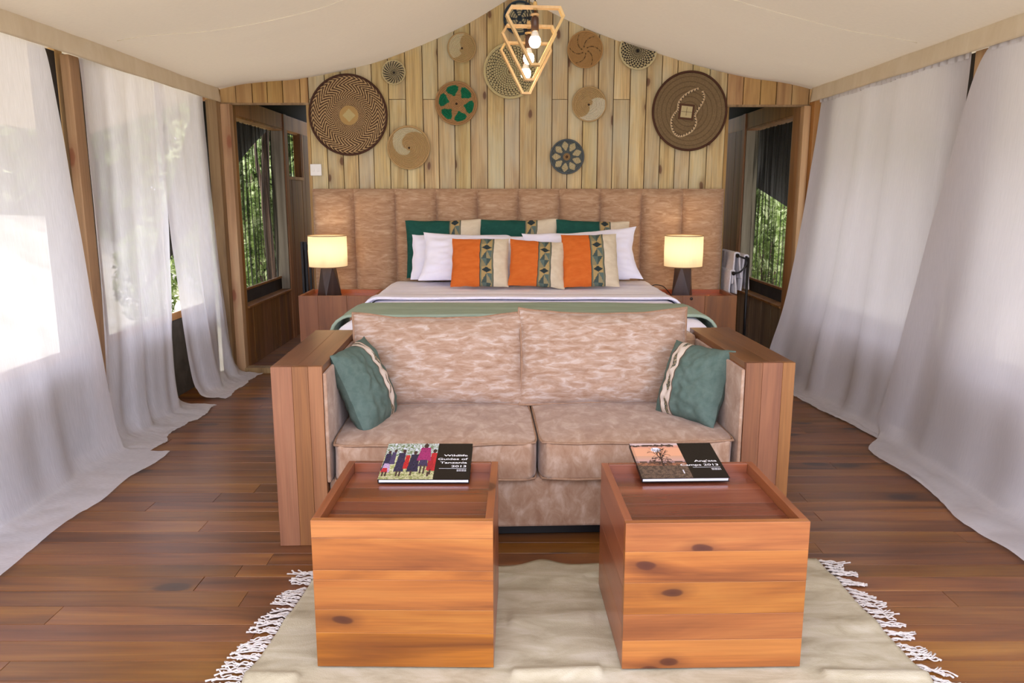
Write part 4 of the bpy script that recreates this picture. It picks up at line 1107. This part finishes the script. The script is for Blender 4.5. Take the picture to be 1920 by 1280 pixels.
def cover_tree(u, v):
    n_ = nz(u * 14, v * 26, 1); n2 = nz(u * 50, v * 60, 4)
    if v > .47:
        k = (v - .47) / .53; c = (int(196 + 18 * k), int(158 - 8 * k), int(150 - 10 * math.sin(k * 3) * 3))
        if .62 < v < .86: c = (222, 164, 130)
        if v > .93: c = (206, 184, 184)
        if .90 < v + .03 * n_ < .955 and u < .9: c = (74, 56, 48)
        if ((u - .50) / .10) ** 2 + ((v - .80) / .07) ** 2 < 1: c = (224, 226, 240)
    elif v > .42: c = (86, 66, 58) if n_ > -.2 else (150, 124, 126)
    elif v > .34: c = (150, 100, 74) if n_ > 0 else (110, 76, 56)
    else: c = (104, 84, 70) if n_ + n2 > 0 else (74, 60, 50)
    if u < .05 : c = tuple(int(k * .9) for k in c)
    if .36 < v < .62 and abs(u - .52) < .26 - abs(v - .47) and n2 + n_ > .02: c = (70, 50, 44)
    for (a, b, w) in segs:
        dx, dy = b[0] - a[0], b[1] - a[1]; l2 = dx * dx + dy * dy
        t_ = max(0, min(1, ((u - a[0]) * dx + (v - a[1]) * dy) / l2))
        if (u - a[0] - t_ * dx) ** 2 + (v - a[1] - t_ * dy) ** 2 < (w * .8) ** 2: c = (58, 40, 34); break
    if abs(u - .87) < .012 and .12 < v < .22: c = (206, 206, 216)
    return lin(*c)
def book(label, corner_l, corner_r, depth, tilt, cover, lines, frac, small, seed):
    """lies in the tray with its far edge propped on the rear rim; corners are the near bottom edge"""
    a, b = Vector(corner_l), Vector(corner_r); w = (b - a).length; rz = math.atan2(b.y - a.y, b.x - a.x)
    t = empty('book', (a + b) / 2, label=label, cat='book', group='large photo books on the cube tables')
    t.rotation_euler = Euler((tilt, 0, rz), 'XYZ')
    hw = w / 2; T = .016
    box('back_cover', (-hw, hw, 0, depth, 0, .0022), M['coverblack'], t, bevel=.0006)
    box('spine', (-hw, -hw + .003, .001, depth - .001, .0023, T - .0023), M['coverblack'], t, bevel=.0006)
    box('page_block', (-hw + .0035, hw - .004, .004, depth - .003, .0023, T - .0023), M['pages'], t, bevel=.0004)
    fc = box('front_cover', (-hw, hw, 0, depth, T - .0022, T), M['coverblack'], t, bevel=.0006)
    px = -hw + w * frac; nx, ny = 120, 90
    V, F = grid(nx, ny, lambda u, v: (-hw + .0006 + (px + hw - .0006) * u, .0008 + (depth - .0016) * v, T + .0003))
    C = [cover((i + .5) / nx, (j + .5) / ny) for j in range(ny) for i in range(nx)]
    mk('cover_picture', V, F, M['coverprint'], t, colors=C)
    for (txt, yy, sz) in lines:
        cu = bpy.data.curves.new('title_line', 'FONT'); cu.body = txt; cu.size = sz; cu.align_x = 'RIGHT'; cu.offset = .0003; cu.space_character = 1.0; cu.resolution_u = 3
        cu.materials.append(M['lettering'])
        tmp = bpy.data.objects.new('tmp', cu); COL.objects.link(tmp); me = bpy.data.meshes.new_from_object(tmp.evaluated_get(bpy.context.evaluated_depsgraph_get())); bpy.data.objects.remove(tmp)
        me.name = 'title_line'; o = link_mesh('title_line', me, t); o.location = (hw - .014, yy * depth, T + .0006); o.scale = (1.32, .92, 1)
    box('rule_line', (px + .016, hw - .014, .285 * depth, .290 * depth, T + .0003, T + .0006), M['lettering'], t, bevel=0)
    rr = random.Random(seed)
    for k, yy in enumerate((.245, .215)):
        x = hw - .014 - small
        while x < hw - .016:
            l = rr.uniform(.004, .010); box('imprint', (x, min(x + l, hw - .014), yy * depth, yy * depth + .0028, T + .0003, T + .0006), M['lettering'], t, bevel=0); x += l + .0018
    return t
book('book titled Wildlife Guides of Tanzania on the left cube', (-.469, 2.567, .4655), (-.149, 2.567, .4655), .268, .165, cover_people,
     [('Wildlife', .62, .021), ('Guides of', .52, .021), ('Tanzania', .42, .021), ('2013', .32, .021)], .60, .034, 1)
book('book titled Ang\'ata Camps 2013 with a tree photo on the right cube', (.455, 2.578, .4645), (.765, 2.588, .4645), .262, .165, cover_tree,
     [("Ang'ata", .44, .021), ('Camps 2013', .33, .021)], .585, .034, 2)

# ------------------------------------------------------------------ towel stand, right of the bed
ts = empty('towel_stand', (1.885, 6.2, 0), label='thin black metal towel stand beside the right nightstand', cat='towel stand')
tube('post', [(0, 0, .012), (0, 0, .965)], .011, M['black'], ts, 10); tube('post', [(-.02, .42, .012), (-.02, .42, .965)], .011, M['black'], ts, 10)
tube('foot', [(-.16, 0, .014), (.12, 0, .014)], .012, M['black'], ts, 8); tube('foot', [(-.18, .42, .014), (.10, .42, .014)], .012, M['black'], ts, 8)
for yy in (0, .42): tube('arm', crom([(0, yy, .955), (-.02, yy, .90), (-.06, yy, .855), (-.115, yy, .845)], 6), .007, M['black'], ts, 8)
for yy in (0, .42): tube('arm', [(0, yy, .955), (-.09, yy, .985)], .007, M['black'], ts, 8)
tube('rail', [(-.09, -.02, .985), (-.09, .44, .985)], .009, M['black'], ts, 10); tube('rail', [(-.115, -.02, .845), (-.115, .44, .845)], .009, M['black'], ts, 10); tube('rail', [(0, 0, .965), (-.02, .42, .965)], .009, M['black'], ts, 10)
lathe('knob', [(0, -.016), (.014, -.008), (.016, 0), (.014, .008), (0, .016)], M['black'], ts, 14).matrix_local = Matrix.Translation((-.115, -.02, .845)) @ Matrix.Rotation(PI / 2, 4, 'X')
lathe('knob', [(0, -.016), (.014, -.008), (.016, 0), (.014, .008), (0, .016)], M['black'], ts, 14).matrix_local = Matrix.Translation((-.09, -.02, .985)) @ Matrix.Rotation(PI / 2, 4, 'X')
def towel(label, xr, zr, y0_, y1_, la, lb, sp, seed):
    def f(u, v):
        d = v * (la + lb + .06); R_ = .022
        if d < la: x, z = -R_ - sp * (1 - d / la), zr - (la - d)
        elif d < la + .06: an = (d - la) / .06 * PI; x, z = -R_ * math.cos(an), zr + R_ * math.sin(an) * .6
        else: x, z = R_ + sp * (d - la - .06) / lb, zr - (d - la - .06)
        w_ = min(1, abs(zr - z) * 5)
        return (xr + x + .012 * math.sin(u * 11 + seed) * w_ + .006 * nz(u * 6, v * 4, seed), y0_ + (y1_ - y0_) * u + .01 * nz(v * 3, seed), z + .004 * nz(u * 8, seed))
    o = mk('towel', *grid(36, 44, f), M['towel'], smooth=True); md = o.modifiers.new('s', 'SOLIDIFY'); md.thickness = .012; md.offset = 1
    return tag(o, label, 'towel', 'white towels on the black stand')
towel('white towel over the upper inner rail of the black stand', 1.885 - .09, 1.000, 6.205, 6.60, .24, .20, .02, 1)
towel('white towel hanging low on the inner rail of the black stand, beside the headboard', 1.885 - .117, .860, 6.205, 6.58, .20, .18, .012, 2)
towel('white towel over the outermost rail at the post of the black stand', 1.885 - .006, .980, 6.235, 6.58, .28, .27, .015, 3)

# ------------------------------------------------------------------ dark luggage rack left of the headboard
lr = empty('luggage_rack', (-1.72, 6.62, 0), label='black slatted folded rack standing in the passage behind the left nightstand', cat='rack')
for k in range(5): box('slat', (-.075 + k * .032, -.055 + k * .032, -.008, .008, .12, 1.07), M['black'], lr, bevel=.002)
box('rail', (-.08, .08, .0085, .026, 1.0, 1.05), M['black'], lr); box('rail', (-.08, .08, .0085, .026, .2, .25), M['black'], lr)
box('leg', (-.078, -.052, .0265, .05, 0, 1.07), M['black'], lr); box('leg', (.052, .078, .0265, .05, 0, 1.07), M['black'], lr)
